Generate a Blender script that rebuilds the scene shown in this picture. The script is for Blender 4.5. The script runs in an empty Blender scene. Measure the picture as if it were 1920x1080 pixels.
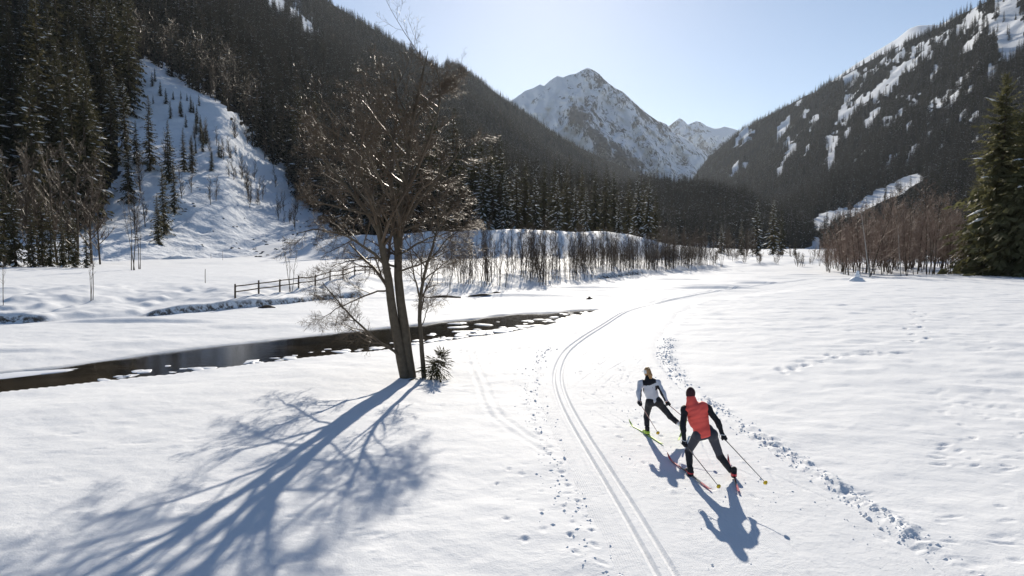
import bpy, math, random
import numpy as np
from mathutils import Vector, Matrix

# ------------------------------------------------------------------ camera, sky, sun, exposure
R = math.radians
scn = bpy.context.scene
COL = scn.collection
F = 1320.0                      # focal length in photograph pixels
CAM_H = 4.35
PITCH = math.atan(80.0 / F)
cam_d = bpy.data.cameras.new('camera')
cam_d.sensor_width = 36.0
cam_d.lens = F / 1920.0 * 36.0
cam_d.clip_start = 0.1
cam_d.clip_end = 60000.0
cam = bpy.data.objects.new('camera', cam_d)
COL.objects.link(cam)
cam.location = (0, 0, CAM_H)
cam.rotation_euler = (math.pi / 2 - PITCH, 0, 0)
scn.camera = cam

SUN_EL, SUN_AZ = R(24.0), R(2.6)          # azimuth measured from +Y towards +X
world = bpy.data.worlds.new('World')
scn.world = world
world.use_nodes = True
wn = world.node_tree
wn.nodes.clear()
sky = wn.nodes.new('ShaderNodeTexSky')
sky.sky_type = 'NISHITA'
sky.sun_disc = False
sky.sun_elevation = SUN_EL
sky.sun_rotation = SUN_AZ
sky.altitude = 1300
sky.air_density = 1.0
sky.dust_density = 0.62
sky.ozone_density = 2.5
bgn = wn.nodes.new('ShaderNodeBackground')
bgn.inputs['Strength'].default_value = 0.066
wo = wn.nodes.new('ShaderNodeOutputWorld')
wn.links.new(sky.outputs[0], bgn.inputs[0])
wn.links.new(bgn.outputs[0], wo.inputs[0])

sun_d = bpy.data.lights.new('sun', 'SUN')
sun_d.energy = 4.4
sun_d.angle = R(0.53)
sun_d.color = (1.0, 0.915, 0.785)
sun = bpy.data.objects.new('sun', sun_d)
COL.objects.link(sun)
sdir = Vector((math.sin(SUN_AZ) * math.cos(SUN_EL), math.cos(SUN_AZ) * math.cos(SUN_EL), math.sin(SUN_EL)))
sun.rotation_euler = sdir.to_track_quat('Z', 'Y').to_euler()
sun.location = (20, 60, 60)

vs = scn.view_settings
scn.display_settings.display_device = 'sRGB'
vs.view_transform = 'Standard'
vs.look = 'None'
vs.gamma = 1.0
vs.use_curve_mapping = False
vs.exposure = 0.59
scn.cycles.max_bounces = 8
scn.cycles.diffuse_bounces = 3
scn.cycles.glossy_bounces = 3
scn.cycles.transmission_bounces = 4
scn.cycles.volume_bounces = 1
scn.cycles.use_denoising = True
scn.cycles.sample_clamp_indirect = 6.0

rng = np.random.default_rng(11)
random.seed(5)

# ------------------------------------------------------------------ helpers
_fw = np.array([0, math.cos(PITCH), -math.sin(PITCH)])
_up = np.array([0, math.sin(PITCH), math.cos(PITCH)])
def ray(px, py):
    return _fw + np.array([(px - 960) / F, 0, 0]) + _up * ((540 - py) / F)
def at(px, py, D):
    """point seen at photograph pixel (px,py) at the distance D down the valley"""
    d = ray(px, py)
    return np.array([0, 0, CAM_H]) + d * (D / d[1])
def ground(px, py, z=0.0):
    d = ray(px, py)
    return np.array([0, 0, CAM_H]) + d * ((z - CAM_H) / d[2])
def at_arr(px, py, D):
    px, py, D = np.broadcast_arrays(np.asarray(px, float), np.asarray(py, float), np.asarray(D, float))
    dx = (px - 960) / F
    cy = (540 - py) / F
    dy = _fw[1] + _up[1] * cy
    dz = _fw[2] + _up[2] * cy
    s = D / dy
    return np.stack([dx * s, D, CAM_H + dz * s], -1)
def to_px(p):
    q = np.asarray(p, float) - np.array([0, 0, CAM_H])
    w = q @ _fw
    return 960 + F * q[..., 0] / w, 540 - F * (q @ _up) / w

def _hash(ix, iy, seed):
    h = (ix.astype(np.int64) * 374761393 + iy.astype(np.int64) * 668265263 + seed * 974634777) & 0xFFFFFFFF
    h = ((h ^ (h >> 13)) * 1274126177) & 0xFFFFFFFF
    h = (h ^ (h >> 16))
    return (h & 0xFFFFFF) / float(0xFFFFFF)
def vnoise(x, y, seed=0):
    """smooth value noise in -1..1"""
    ix, iy = np.floor(x), np.floor(y)
    fx, fy = x - ix, y - iy
    ux = fx * fx * fx * (fx * (fx * 6 - 15) + 10)
    uy = fy * fy * fy * (fy * (fy * 6 - 15) + 10)
    ix = ix.astype(np.int64); iy = iy.astype(np.int64)
    a = _hash(ix, iy, seed); b = _hash(ix + 1, iy, seed)
    c = _hash(ix, iy + 1, seed); d = _hash(ix + 1, iy + 1, seed)
    return 2 * (a + (b - a) * ux + (c - a) * uy + (a - b - c + d) * ux * uy) - 1
def fbm(x, y, oct=4, seed=0, gain=0.5):
    s = 0; amp = 1; n = 0
    for i in range(oct):
        s = s + amp * vnoise(x * 2 ** i + 17.3 * i, y * 2 ** i - 9.1 * i, seed + i)
        n += amp; amp *= gain
    return s / n
def ridged(x, y, oct=5, seed=0):
    s = 0; amp = 1; n = 0
    for i in range(oct):
        s = s + amp * (1 - np.abs(vnoise(x * 2.03 ** i + 3.7 * i, y * 2.03 ** i + 5.9 * i, seed + i)) * 2)
        n += amp; amp *= 0.52
    return s / n
def sstep(a, b, x):
    t = np.clip((x - a) / (b - a), 0, 1)
    return t * t * (3 - 2 * t)

def mesh(name, verts, faces, smooth=True, mats=None, fm=None, attrs=None, uv=None):
    """fast mesh from numpy arrays; faces is an (n,3)/(n,4) array or a list of such arrays"""
    if not isinstance(faces, list):
        faces = [faces]
    faces = [np.asarray(f, np.int32) for f in faces if len(f)]
    m = bpy.data.meshes.new(name)
    v = np.ascontiguousarray(verts, np.float32)
    m.vertices.add(len(v)); m.vertices.foreach_set('co', v.ravel())
    nl = sum(f.size for f in faces); nf = sum(len(f) for f in faces)
    m.loops.add(nl); m.polygons.add(nf)
    li = np.concatenate([f.ravel() for f in faces])
    cnt = np.concatenate([np.full(len(f), f.shape[1], np.int32) for f in faces])
    st = np.concatenate([[0], np.cumsum(cnt)[:-1]]).astype(np.int32)
    m.loops.foreach_set('vertex_index', li)
    m.polygons.foreach_set('loop_start', st)
    m.polygons.foreach_set('loop_total', cnt)
    if mats:
        for k in mats: m.materials.append(k)
    if fm is not None:
        m.polygons.foreach_set('material_index', np.asarray(fm, np.int32))
    m.polygons.foreach_set('use_smooth', np.full(nf, bool(smooth)))
    if attrs:
        for k, a in attrs.items():
            at_ = m.attributes.new(k, 'FLOAT', 'POINT')
            at_.data.foreach_set('value', np.ascontiguousarray(a, np.float32).ravel())
    if uv is not None:
        l = m.uv_layers.new(name='UVMap')
        l.data.foreach_set('uv', np.ascontiguousarray(uv[li], np.float32).ravel())
    m.update(calc_edges=True)
    m.validate()
    return m
def put(name, me, parent=None, loc=None, rz=0, scale=None, label=None, cat=None, group=None, kind=None):
    o = bpy.data.objects.new(name, me)
    COL.objects.link(o)
    if parent is not None: o.parent = parent
    if loc is not None: o.location = [float(c) for c in loc]
    if rz: o.rotation_euler = (0, 0, rz)
    if scale is not None: o.scale = (scale,) * 3 if np.isscalar(scale) else scale
    if label: o['label'] = label
    if cat: o['category'] = cat
    if group: o['group'] = group
    if kind: o['kind'] = kind
    return o
def gridfaces(nr, nc):
    i = np.arange(nr - 1)[:, None] * nc + np.arange(nc - 1)[None, :]
    i = i.ravel()
    return np.stack([i, i + 1, i + 1 + nc, i + nc], -1)
def in_poly(px, py, poly):
    poly = np.asarray(poly, float)
    r = np.zeros(np.shape(px), bool)
    j = len(poly) - 1
    for i in range(len(poly)):
        xi, yi = poly[i]; xj, yj = poly[j]
        c = ((yi > py) != (yj > py)) & (px < (xj - xi) * (py - yi) / (yj - yi + 1e-12) + xi)
        r ^= c; j = i
    return r

# ------------------------------------------------------------------ materials
def newmat(name):
    m = bpy.data.materials.new(name); m.use_nodes = True
    nt = m.node_tree
    return m, nt, nt.nodes['Principled BSDF']
def N(nt, t, **kw):
    n = nt.nodes.new(t)
    for k, v in kw.items():
        if k in n.inputs: n.inputs[k].default_value = v
        else: setattr(n, k, v)
    return n
def mixc(nt, fac, a, b):
    n = nt.nodes.new('ShaderNodeMix'); n.data_type = 'RGBA'
    for s, v in ((n.inputs[0], fac), (n.inputs[6], a), (n.inputs[7], b)):
        if hasattr(v, 'is_linked') or isinstance(v, bpy.types.NodeSocket): nt.links.new(v, s)
        elif isinstance(v, (tuple, list)): s.default_value = (*v[:3], 1)
        else: s.default_value = v
    return n.outputs[2]
def mathn(nt, op, a, b=0.0, c=None):
    n = nt.nodes.new('ShaderNodeMath'); n.operation = op
    for s, v in zip(n.inputs, (a, b, c)):
        if v is None: continue
        if isinstance(v, bpy.types.NodeSocket): nt.links.new(v, s)
        else: s.default_value = v
    return n.outputs[0]
def noise_out(nt, scale, detail=3, rough=0.55, vec=None, dist=0.0):
    n = N(nt, 'ShaderNodeTexNoise', Scale=scale, Detail=detail, Roughness=rough, Distortion=dist)
    if vec is None:
        g = nt.nodes.new('ShaderNodeNewGeometry'); vec = g.outputs['Position']
    nt.links.new(vec, n.inputs['Vector'])
    return n.outputs['Fac']
def ramp(nt, fac, stops):
    n = nt.nodes.new('ShaderNodeValToRGB')
    e = n.color_ramp.elements
    while len(e) < len(stops): e.new(0.5)
    for k, (p, c) in enumerate(stops):
        e[k].position = p; e[k].color = (*c, 1) if isinstance(c, (tuple, list)) else (c, c, c, 1)
    nt.links.new(fac, n.inputs[0])
    return n.outputs[0]
def bump(nt, h, strength=0.5, dist=0.02, prev=None):
    n = N(nt, 'ShaderNodeBump', Strength=strength, Distance=dist)
    nt.links.new(h, n.inputs['Height'])
    if prev is not None: nt.links.new(prev, n.inputs['Normal'])
    return n.outputs[0]
def attr(nt, name):
    n = nt.nodes.new('ShaderNodeAttribute'); n.attribute_name = name
    return n.outputs['Fac']

def simple(name, col, rough=0.6, spec=0.3, var=0.25, scale=30, bmp=0.0, metal=0.0, obj=True):
    m, nt, b = newmat(name)
    tc = nt.nodes.new('ShaderNodeTexCoord')
    nz = noise_out(nt, scale, 4, 0.6, tc.outputs['Object'] if obj else None)
    c = mixc(nt, nz, tuple(k * (1 - var) for k in col), tuple(min(1, k * (1 + var)) for k in col))
    nt.links.new(c, b.inputs['Base Color'])
    b.inputs['Roughness'].default_value = rough
    b.inputs['Specular IOR Level'].default_value = spec
    b.inputs['Metallic'].default_value = metal
    if bmp:
        nt.links.new(bump(nt, nz, bmp, 0.01), b.inputs['Normal'])
    return m

SNOW_C = (0.86, 0.88, 0.91)
def snow_material(name, corduroy=False):
    m, nt, b = newmat(name)
    g = nt.nodes.new('ShaderNodeNewGeometry')
    P = g.outputs['Position']
    big = noise_out(nt, 0.5, 3, 0.5, P)
    c = mixc(nt, big, (0.825, 0.842, 0.868), (0.86, 0.875, 0.895))
    e = attr(nt, 'earth')
    nz = noise_out(nt, 2.2, 5, 0.65, P)
    ef = mathn(nt, 'MULTIPLY', e, ramp(nt, nz, [(0.44, 0.0), (0.56, 1.0)]))
    br = mixc(nt, noise_out(nt, 7, 4, 0.6, P), (0.05, 0.037, 0.026), (0.15, 0.115, 0.085))
    c = mixc(nt, ef, c, br)
    c = mixc(nt, attr(nt, 'wet'), c, (0.30, 0.32, 0.34))
    nt.links.new(c, b.inputs['Base Color'])
    b.inputs['Roughness'].default_value = 0.7
    b.inputs['Specular IOR Level'].default_value = 0.06
    n1 = noise_out(nt, 5.5, 4, 0.6, P)
    n2 = noise_out(nt, 38, 3, 0.6, P)
    bn = bump(nt, n1, 0.35, 0.05)
    bn = bump(nt, n2, 0.55, 0.012, bn)
    n4 = noise_out(nt, 95, 2, 0.6, P)
    bn = bump(nt, n4, 0.35, 0.006, bn)
    if corduroy:
        u = nt.nodes.new('ShaderNodeUVMap'); u.uv_map = 'UVMap'
        mp = N(nt, 'ShaderNodeMapping'); nt.links.new(u.outputs[0], mp.inputs[0])
        w = N(nt, 'ShaderNodeTexWave', Scale=9.0, Distortion=2.2)
        w.inputs['Detail'].default_value = 2; w.inputs['Detail Scale'].default_value = 3
        w.bands_direction = 'X'
        nt.links.new(mp.outputs[0], w.inputs['Vector'])
        wm = mathn(nt, 'MULTIPLY', w.outputs['Fac'], ramp(nt, noise_out(nt, 0.9, 3, 0.6, P), [(0.4, 0.25), (0.62, 1.0)]))
        bn = bump(nt, wm, 0.35, 0.012, bn)
        n3 = noise_out(nt, 14, 5, 0.72, P)
        bn = bump(nt, ramp(nt, n3, [(0.3, 0.0), (0.42, 1.0)]), 0.45, 0.012, bn)
    nt.links.new(bn, b.inputs['Normal'])
    return m
M_SNOW = snow_material('snow')
M_TRAIL = snow_material('groomed_snow', True)

def hill_material(name, floor_a, floor_b, rocky=False, fleck=0.0):
    """snow cover where the 'snow' attribute says so, bare ground / rock elsewhere"""
    m, nt, b = newmat(name)
    g = nt.nodes.new('ShaderNodeNewGeometry')
    P = g.outputs['Position']
    s = attr(nt, 'snow')
    if rocky:
        mp = N(nt, 'ShaderNodeMapping'); mp.inputs['Scale'].default_value = (1.0, 0.35, 0.42); mp.inputs['Rotation'].default_value = (0, R(-24), 0)
        nt.links.new(P, mp.inputs[0])
        n = noise_out(nt, 0.013, 9, 0.66, mp.outputs[0], 0.6)
        n2 = noise_out(nt, 0.055, 6, 0.7, mp.outputs[0])
        k = mathn(nt, 'ADD', mathn(nt, 'MULTIPLY', mathn(nt, 'SUBTRACT', n, 0.5), 1.6), mathn(nt, 'MULTIPLY', mathn(nt, 'SUBTRACT', n2, 0.5), 1.1))
        k = mathn(nt, 'ADD', k, s)
        f = ramp(nt, k, [(0.40, 0.0), (0.56, 1.0)])
    else:
        n = noise_out(nt, 0.10, 6, 0.7, P)
        k = mathn(nt, 'ADD', s, mathn(nt, 'MULTIPLY', mathn(nt, 'SUBTRACT', n, 0.5), 0.9))
        f = ramp(nt, k, [(0.44, fleck), (0.56, 1.0)])
    fl = mixc(nt, noise_out(nt, 0.3, 5, 0.65, P), floor_a, floor_b)
    nt.links.new(mixc(nt, f, fl, (0.84, 0.865, 0.9)), b.inputs['Base Color'])
    b.inputs['Roughness'].default_value = 0.95
    b.inputs['Specular IOR Level'].default_value = 0.0
    if rocky:
        bn = bump(nt, noise_out(nt, 0.012, 8, 0.65, P), 0.8, 30.0)
    else:
        bn = bump(nt, noise_out(nt, 0.22, 5, 0.6, P), 0.7, 1.6)
    nt.links.new(bn, b.inputs['Normal'])
    return m

def foliage(name, a, b_, trans=0.25, rough=0.65, spec=0.15):
    m, nt, b = newmat(name)
    oi = nt.nodes.new('ShaderNodeObjectInfo')
    tc = nt.nodes.new('ShaderNodeTexCoord')
    nz = noise_out(nt, 0.9, 4, 0.6, tc.outputs['Object'])
    f = mathn(nt, 'ADD', mathn(nt, 'MULTIPLY', oi.outputs['Random'], 0.55), mathn(nt, 'MULTIPLY', nz, 0.45))
    c = mixc(nt, f, a, b_)
    nt.links.new(c, b.inputs['Base Color'])
    b.inputs['Roughness'].default_value = rough
    b.inputs['Specular IOR Level'].default_value = spec
    if trans:
        t = nt.nodes.new('ShaderNodeBsdfTranslucent'); nt.links.new(c, t.inputs[0])
        mx = nt.nodes.new('ShaderNodeMixShader'); mx.inputs[0].default_value = trans
        out = nt.nodes['Material Output']
        nt.links.new(b.outputs[0], mx.inputs[1]); nt.links.new(t.outputs[0], mx.inputs[2])
        nt.links.new(mx.outputs[0], out.inputs[0])
    return m
M_NEEDLE = foliage('spruce_needles', (0.026, 0.030, 0.015), (0.092, 0.080, 0.040), 0.35)
M_NEEDLE_OLIVE = foliage('spruce_needles_olive', (0.085, 0.088, 0.040), (0.165, 0.155, 0.075), 0.4)
M_NEEDLE_FAR = foliage('spruce_needles_far', (0.014, 0.018, 0.016), (0.095, 0.088, 0.068), 0.12, 0.8, 0.03)
M_BARK = simple('bark', (0.075, 0.058, 0.043), 0.85, 0.1, 0.55, 9, 0.6)
M_TWIG = foliage('twigs', (0.10, 0.073, 0.050), (0.165, 0.122, 0.086), 0.0, 0.45)
M_TWIG_RED = foliage('twigs_reddish', (0.16, 0.105, 0.080), (0.27, 0.185, 0.142), 0.0, 0.5)
M_TWIG_DARK = foliage('twigs_dark', (0.060, 0.044, 0.032), (0.110, 0.080, 0.058), 0.0, 0.5)
M_BIRCH = simple('birch_bark', (0.42, 0.39, 0.35), 0.8, 0.1, 0.5, 5, 0.3)
M_WOOD = simple('weathered_wood', (0.085, 0.062, 0.045), 0.85, 0.1, 0.4, 12, 0.4)
M_SNOWBIT = simple('clinging_snow', (0.80, 0.83, 0.88), 0.6, 0.2, 0.06, 5)
# ------------------------------------------------------------------ trail line and river banks (plan view)
def smooth_line(pts, step, passes=6):
    p = np.asarray(pts, float)
    d = np.concatenate([[0], np.cumsum(np.hypot(*np.diff(p, axis=0).T))])
    n = max(4, int(d[-1] / step))
    s = np.linspace(0, d[-1], n)
    q = np.stack([np.interp(s, d, p[:, k]) for k in range(p.shape[1])], -1)
    w = max(1, int(1.6 / step))
    ker = np.ones(2 * w + 1) / (2 * w + 1)
    for _ in range(passes // 2):
        e0 = 2 * q[0] - q[1:w + 1][::-1]; e1 = 2 * q[-1] - q[-w - 1:-1][::-1]
        t = np.concatenate([e0, q, e1])
        q = np.stack([np.convolve(t[:, k], ker, 'valid') for k in range(p.shape[1])], -1)
    return q
TRACK_PX = [(1250, 1080), (1182, 960), (1112, 850), (1058, 760), (1041, 705), (1060, 658), (1095, 632), (1167, 587),
            (1240, 557), (1333, 542), (1383, 535), (1450, 527), (1520, 519.5)]
tp = [ground(a, b)[:2] for a, b in TRACK_PX]
t0 = np.array(tp[0]); dr = (t0 - np.array(tp[1])); dr /= np.hypot(*dr)
tp = [t0 + dr * 9.0] + tp
TRACK = smooth_line(tp, 0.25)
_tan = np.gradient(TRACK, axis=0); _tan /= np.hypot(_tan[:, 0], _tan[:, 1])[:, None]
_nor = np.stack([_tan[:, 1], -_tan[:, 0]], -1)           # to the right of the heading
_arc = np.concatenate([[0], np.cumsum(np.hypot(*np.diff(TRACK, axis=0).T))])
T_L, T_R = -0.85, 3.85
def trail_coords(x, y):
    """arc length and signed offset (right positive) from the classic track"""
    x = np.asarray(x, float).ravel(); y = np.asarray(y, float).ravel()
    s = np.zeros(len(x)); t = np.full(len(x), 99.0)
    near = (x > -8) & (x < 60) & (y < 110)
    idx = np.nonzero(near)[0]
    for c in np.array_split(idx, max(1, len(idx) // 40000)):
        if not len(c): continue
        d2 = (x[c, None] - TRACK[None, :, 0]) ** 2 + (y[c, None] - TRACK[None, :, 1]) ** 2
        k = d2.argmin(1)
        dx = x[c] - TRACK[k, 0]; dy = y[c] - TRACK[k, 1]
        s[c] = _arc[k] + dx * _tan[k, 0] + dy * _tan[k, 1]
        t[c] = dx * _nor[k, 0] + dy * _nor[k, 1]
        end = (k == len(TRACK) - 1) | (k == 0)
        t[c] = np.where(end & (d2[np.arange(len(c)), k] > 16), 99, t[c])
    return s, t

WATER_Z = -0.50
_nb = np.array([[-80, -60], [-40, 4], [-16.4, 22.2], [-14.3, 24.6], [-11.4, 27.0], [-6.2, 31.7], [-1.7, 36.8], [1.2, 40.4], [3.3, 44.0], [6.6, 52.6], [9, 56], [60, 110]])
_fb = np.array([[-80, -45], [-40, 12], [-18.6, 26.6], [-17.0, 29.5], [-14.3, 33.4], [-9.3, 38.6], [-5.3, 43.4], [-0.4, 48.6], [3.5, 51.4], [6.6, 52.4], [9, 54], [60, 100]])
_bk = np.array([[-90, 5], [-45, 31], [-30, 41.5], [-22.7, 48], [-19, 53.5], [-16, 61], [-10, 66], [-4.2, 69.6], [3, 80], [14.6, 101], [26, 122], [39, 139], [70, 175], [200, 260]])
def smooth_fn(tab):
    xs = np.linspace(tab[0, 0], tab[-1, 0], 900); ys = np.interp(xs, tab[:, 0], tab[:, 1])
    k = np.ones(9) / 9
    for _ in range(2):
        ys = np.convolve(np.pad(ys, 4, mode='edge'), k, 'valid')
    return lambda x: np.interp(x, xs, ys)
Ynear, Yfar, Ybank = smooth_fn(_nb), smooth_fn(_fb), smooth_fn(_bk)

LEVEE = np.array([[-4000, 0.9], [250, 0.9], [330, 1.2], [400, 2.4], [500, 4.2], [640, 6.6], [750, 7.6], [900, 8.4], [1050, 8.6], [1130, 8.2], [1200, 6.8], [1270, 4.2], [1330, 1.8], [1400, 0.6], [6000, 0.3]])
def terrain(x, y, fine=True):
    """height of the valley floor and 0..1 'earth' (bare bank) value"""
    x = np.asarray(x, float); y = np.asarray(y, float)
    yn, yf, yb = Ynear(x), Yfar(x), Ybank(x)
    wob = 0.6 * vnoise(x / 3.1, y / 3.1, 5) + 0.2 * vnoise(x / 1.1, y / 1.1, 6) * sstep(70, 45, y)
    z = 0.05 * fbm(x / 13, y / 13, 2, 1)
    # gentle fall of the field to the river
    dn = sstep(9.0, 0.4, yn + wob * 0.3 - y)
    z = z * (1 - dn * 0.6) - 0.36 * dn
    bed = sstep(-0.2, 0.7, y - (yn + wob * 0.35)) * sstep(-0.4, 1.3, (yf + wob * 0.8) - y)
    z = z * (1 - bed) + bed * (-0.95)
    # shallow slush along the far water edge: ice slopes gently out of the water
    z = z + 0.10 * sstep(0.5, 5, y - yf) - 0.06 * sstep(-1.5, 0.2, y - yf)
    # far bank: undercut earthy step, then a lumpy rise to the terrace
    u = y - (yb + 1.3 * vnoise(x / 5.0, y / 40.0, 7) + 0.4 * vnoise(x / 1.7, y / 40.0, 77))
    steep = sstep(0.1, 0.55, 0.5 + 0.75 * vnoise(x / 8.5 + 3.1, y / 30.0, 8))
    step_h = 0.24 + 0.30 * steep
    wst = sstep(0.3, 0.6, steep) * sstep(150, 110, y)
    wd = 0.75 + 0.9 * sstep(52, 75, y)
    st = sstep(0.0, 1.0, u / wd) * wst + sstep(0.0, 3.2, u) * (1 - wst)
    terrace = 0.36 + 0.95 * sstep(0.5, 17, u)
    lump = sstep(0.0, 2.0, u) * sstep(26, 9, u) * (0.42 * fbm(x / 3.4, y / 4.2, 3, 9) + 0.2 * np.maximum(0, fbm(x / 1.4, y / 1.6, 2, 10)))
    right = sstep(20, 45, x)                                # the far bank dies out to the east
    rise = st * step_h + (terrace - 0.36) * sstep(0, 1, u) * (1 - 0.6 * right) + lump * (1 - 0.5 * right)
    z = z + np.where(y > yb - 4, rise, 0)
    z = z + np.where(u > 1, 0.05 * fbm(x / 2.0, y / 2.0, 3, 14), 0)
    earth = np.exp(-((u / wd - 0.36) / 0.42) ** 4) * wst * (1 - 0.4 * right)
    # drifts and a second little channel on the frozen shelf
    dr_ = np.maximum(0, vnoise(x / 7.5, y / 2.4, 11) - 0.35) * 0.42 * sstep(2, 6, y - yf) * sstep(0, 3, yb - y)
    z = z + np.where((y > yf) & (y < yb), dr_, 0)
    # road terrace (levee) that carries the snow laden spruces
    ang = 960 + F * x / np.maximum(y, 1.0)
    lv = np.interp(ang, LEVEE[:, 0], LEVEE[:, 1]) + 0.5 * fbm(x / 16, y / 16, 3, 12)
    up = sstep(176, 206, y + 5 * vnoise(x / 20, y / 20, 13))
    z = z + np.maximum(0, lv - 0.9) * up * (y > 150)
    z = z + up * (0.5 * fbm(x / 7, y / 7, 3, 21)) * sstep(1300, 1150, ang)
    # valley floor far away
    z = z + np.where(y > 420, (y - 420) * 0.004, 0) * (ang > 1200)
    if fine:
        fr = sstep(120, 60, y)
        side = sstep(0, 8, x - 6)
        z = z + fr * (0.050 * fbm(x / 2.6, y / 2.1, 3, 15) + 0.022 * fbm(x / 0.95, y / 0.8, 2, 24) + 0.010 * fbm(x / 0.4, y / 0.36, 2, 16)) * (1 - bed)
        z = z + fr * side * (0.085 * np.maximum(-0.25, fbm(x / 2.0, y / 1.4, 3, 17)) + 0.025 * ridged(x / 4.2 + 0.3 * vnoise(x / 2, y / 2, 22), y / 2.0, 3, 18) * sstep(60, 25, y))
        z = z + sstep(70, 130, y) * 0.10 * fbm(x / 5, y / 4, 2, 19)
    wet = 0.75 * np.exp(-((y - yf - wob * 0.8 + 0.5) / 1.1) ** 2) * (x < 6) * (0.6 + 0.4 * vnoise(x / 2.5, y / 1.5, 23))
    return z, earth, np.clip(wet, 0, 1)

# rows and columns of one sheet whose cells grow with distance
cols = np.concatenate([np.linspace(-7000, -700, 30), np.linspace(-690, -70, 50), np.linspace(-64, 1984, 660), np.linspace(1992, 2700, 50), np.linspace(2720, 9000, 30)])
rows_px = np.linspace(1250, 700, 285)
rowD = CAM_H * F / (rows_px - 460)
rowD = np.concatenate([np.linspace(1.2, rowD[0] - 0.05, 16), rowD, np.arange(rowD[-1] + 0.15, 58, 0.2), np.arange(58.2, 112, 0.36), np.geomspace(112.6, 420, 110), np.geomspace(440, 9000, 40)])
CX, RD = np.meshgrid((cols - 960) / F, rowD)
X = CX * RD; Y = RD.copy()
X = np.where(np.abs(X) > 6000, np.sign(X) * (6000 + (np.abs(X) - 6000) * 0.12), X)
Z, EARTH, WET = terrain(X, Y)
S_, T_ = trail_coords(X.ravel(), Y.ravel())
S_ = S_.reshape(X.shape); T_ = T_.reshape(X.shape)

# snow dug, stepped into and thrown up: (x, y, half length, half width, angle, depth, rim)
dents = []
rs = np.random.default_rng(3)
def dent_px(px, py, L, W, ang, dep, rim=0.3):
    g = ground(px, py)
    k = min(1.0, 0.55 + (g[1] - 9) / 50)
    dents.append((g[0], g[1], L * k, W * k, ang, dep * k * 0.62, rim * 0.35))
def steps_px(path, n, spread, size=0.13, dep=0.07, jit=0.25):
    p = np.array([ground(a, b)[:2] for a, b in path])
    d = np.concatenate([[0], np.cumsum(np.hypot(*np.diff(p, axis=0).T))])
    for k in range(n):
        s = (k + rs.uniform(-jit, jit)) / n * d[-1]
        q = np.array([np.interp(s, d, p[:, 0]), np.interp(s, d, p[:, 1])])
        tg = np.array([np.interp(s + .3, d, p[:, 0]), np.interp(s + .3, d, p[:, 1])]) - q
        a = math.atan2(tg[1], tg[0]); nn = np.array([-math.sin(a), math.cos(a)])
        q = q + nn * ((1 if k % 2 else -1) * spread * 0.5 + rs.normal(0, spread * 0.25))
        f = rs.uniform(0.7, 1.35)
        dents.append((q[0], q[1], size * f, size * 0.55 * f, a + rs.normal(0, .5), dep * rs.uniform(.5, 1.3), 0.22))
steps_px([(905, 655), (940, 690), (985, 740), (1020, 800), (1055, 860), (1075, 930), (1095, 1000), (1120, 1075)], 70, 0.30, 0.085, 0.04)
steps_px([(960, 880), (985, 960), (1000, 1040)], 9, 0.5, 0.08, 0.03)
steps_px([(830, 652), (900, 662), (985, 650), (1050, 640)], 30, 0.4, 0.16, 0.08)
steps_px([(1060, 620), (1110, 594), (1160, 572)], 40, 0.5, 0.16, 0.08)
steps_px([(1731, 585), (1722, 610), (1715, 632), (1728, 650)], 13, 0.7, 0.22, 0.16)
steps_px([(1465, 700), (1560, 668), (1640, 662), (1720, 664)], 16, 0.3, 0.3, 0.09)
steps_px([(1230, 660), (1222, 690), (1245, 720), (1262, 745)], 40, 0.5, 0.10, 0.05)
steps_px([(1500, 930), (1545, 965), (1590, 1010), (1640, 1060)], 13, 0.5, 0.10, 0.045)
for k in range(70):     # soft pits in the untouched field
    dent_px(rs.uniform(1420, 1920), rs.uniform(600, 1070), rs.uniform(.14, .42), rs.uniform(.08, .16), rs.normal(0.1, .25), rs.uniform(.025, .07), 0.5)
for k in range(26):     # old tracks on the right of the field
    dent_px(rs.uniform(1760, 1930), rs.uniform(735, 880), rs.uniform(.12, .3), rs.uniform(.08, .13), rs.normal(0, .3), rs.uniform(.06, .11), 0.5)
for k in range(60):
    dent_px(rs.uniform(1330, 1900), rs.uniform(545, 660), rs.uniform(.3, .9), rs.uniform(.12, .25), rs.normal(0.1, .2), rs.uniform(.03, .08), 0.4)
for k in range(60):     # soft undulation of the snow in the tree's shade
    dent_px(rs.uniform(40, 800), rs.uniform(740, 1060), rs.uniform(.15, .45), rs.uniform(.08, .2), rs.normal(.5, .4), rs.uniform(.015, .05), 0.4)
for k in range(45):
    dent_px(rs.uniform(820, 1040), rs.uniform(640, 760), rs.uniform(.12, .4), rs.uniform(.06, .13), rs.normal(.3, .5), rs.uniform(.03, .08), 0.4)
xs_row = X; DZ = np.zeros_like(Z)
for (dx0, dy0, L, W, a, dep, rim) in dents:
    r0 = np.searchsorted(rowD, dy0 - 3 * max(L, W)); r1 = np.searchsorted(rowD, dy0 + 3 * max(L, W)) + 1
    c0 = np.searchsorted(cols, 960 + F * (dx0 - 3 * L) / dy0 - 40); c1 = np.searchsorted(cols, 960 + F * (dx0 + 3 * L) / dy0 + 40)
    if r1 <= r0 or c1 <= c0: continue
    xx = X[r0:r1, c0:c1] - dx0; yy = Y[r0:r1, c0:c1] - dy0
    u = (xx * math.cos(a) + yy * math.sin(a)) / L; v = (-xx * math.sin(a) + yy * math.cos(a)) / W
    q = u * u + v * v
    DZ[r0:r1, c0:c1] += -dep * (1 + 0.35 * vnoise(xx * 14, yy * 14, 66)) * np.exp(-q * (1 + 0.5 * vnoise(u * 1.3 + dx0, v * 1.3, 67))) + dep * rim * np.exp(-(np.sqrt(q) - 1.45) ** 2 * 6)
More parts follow.
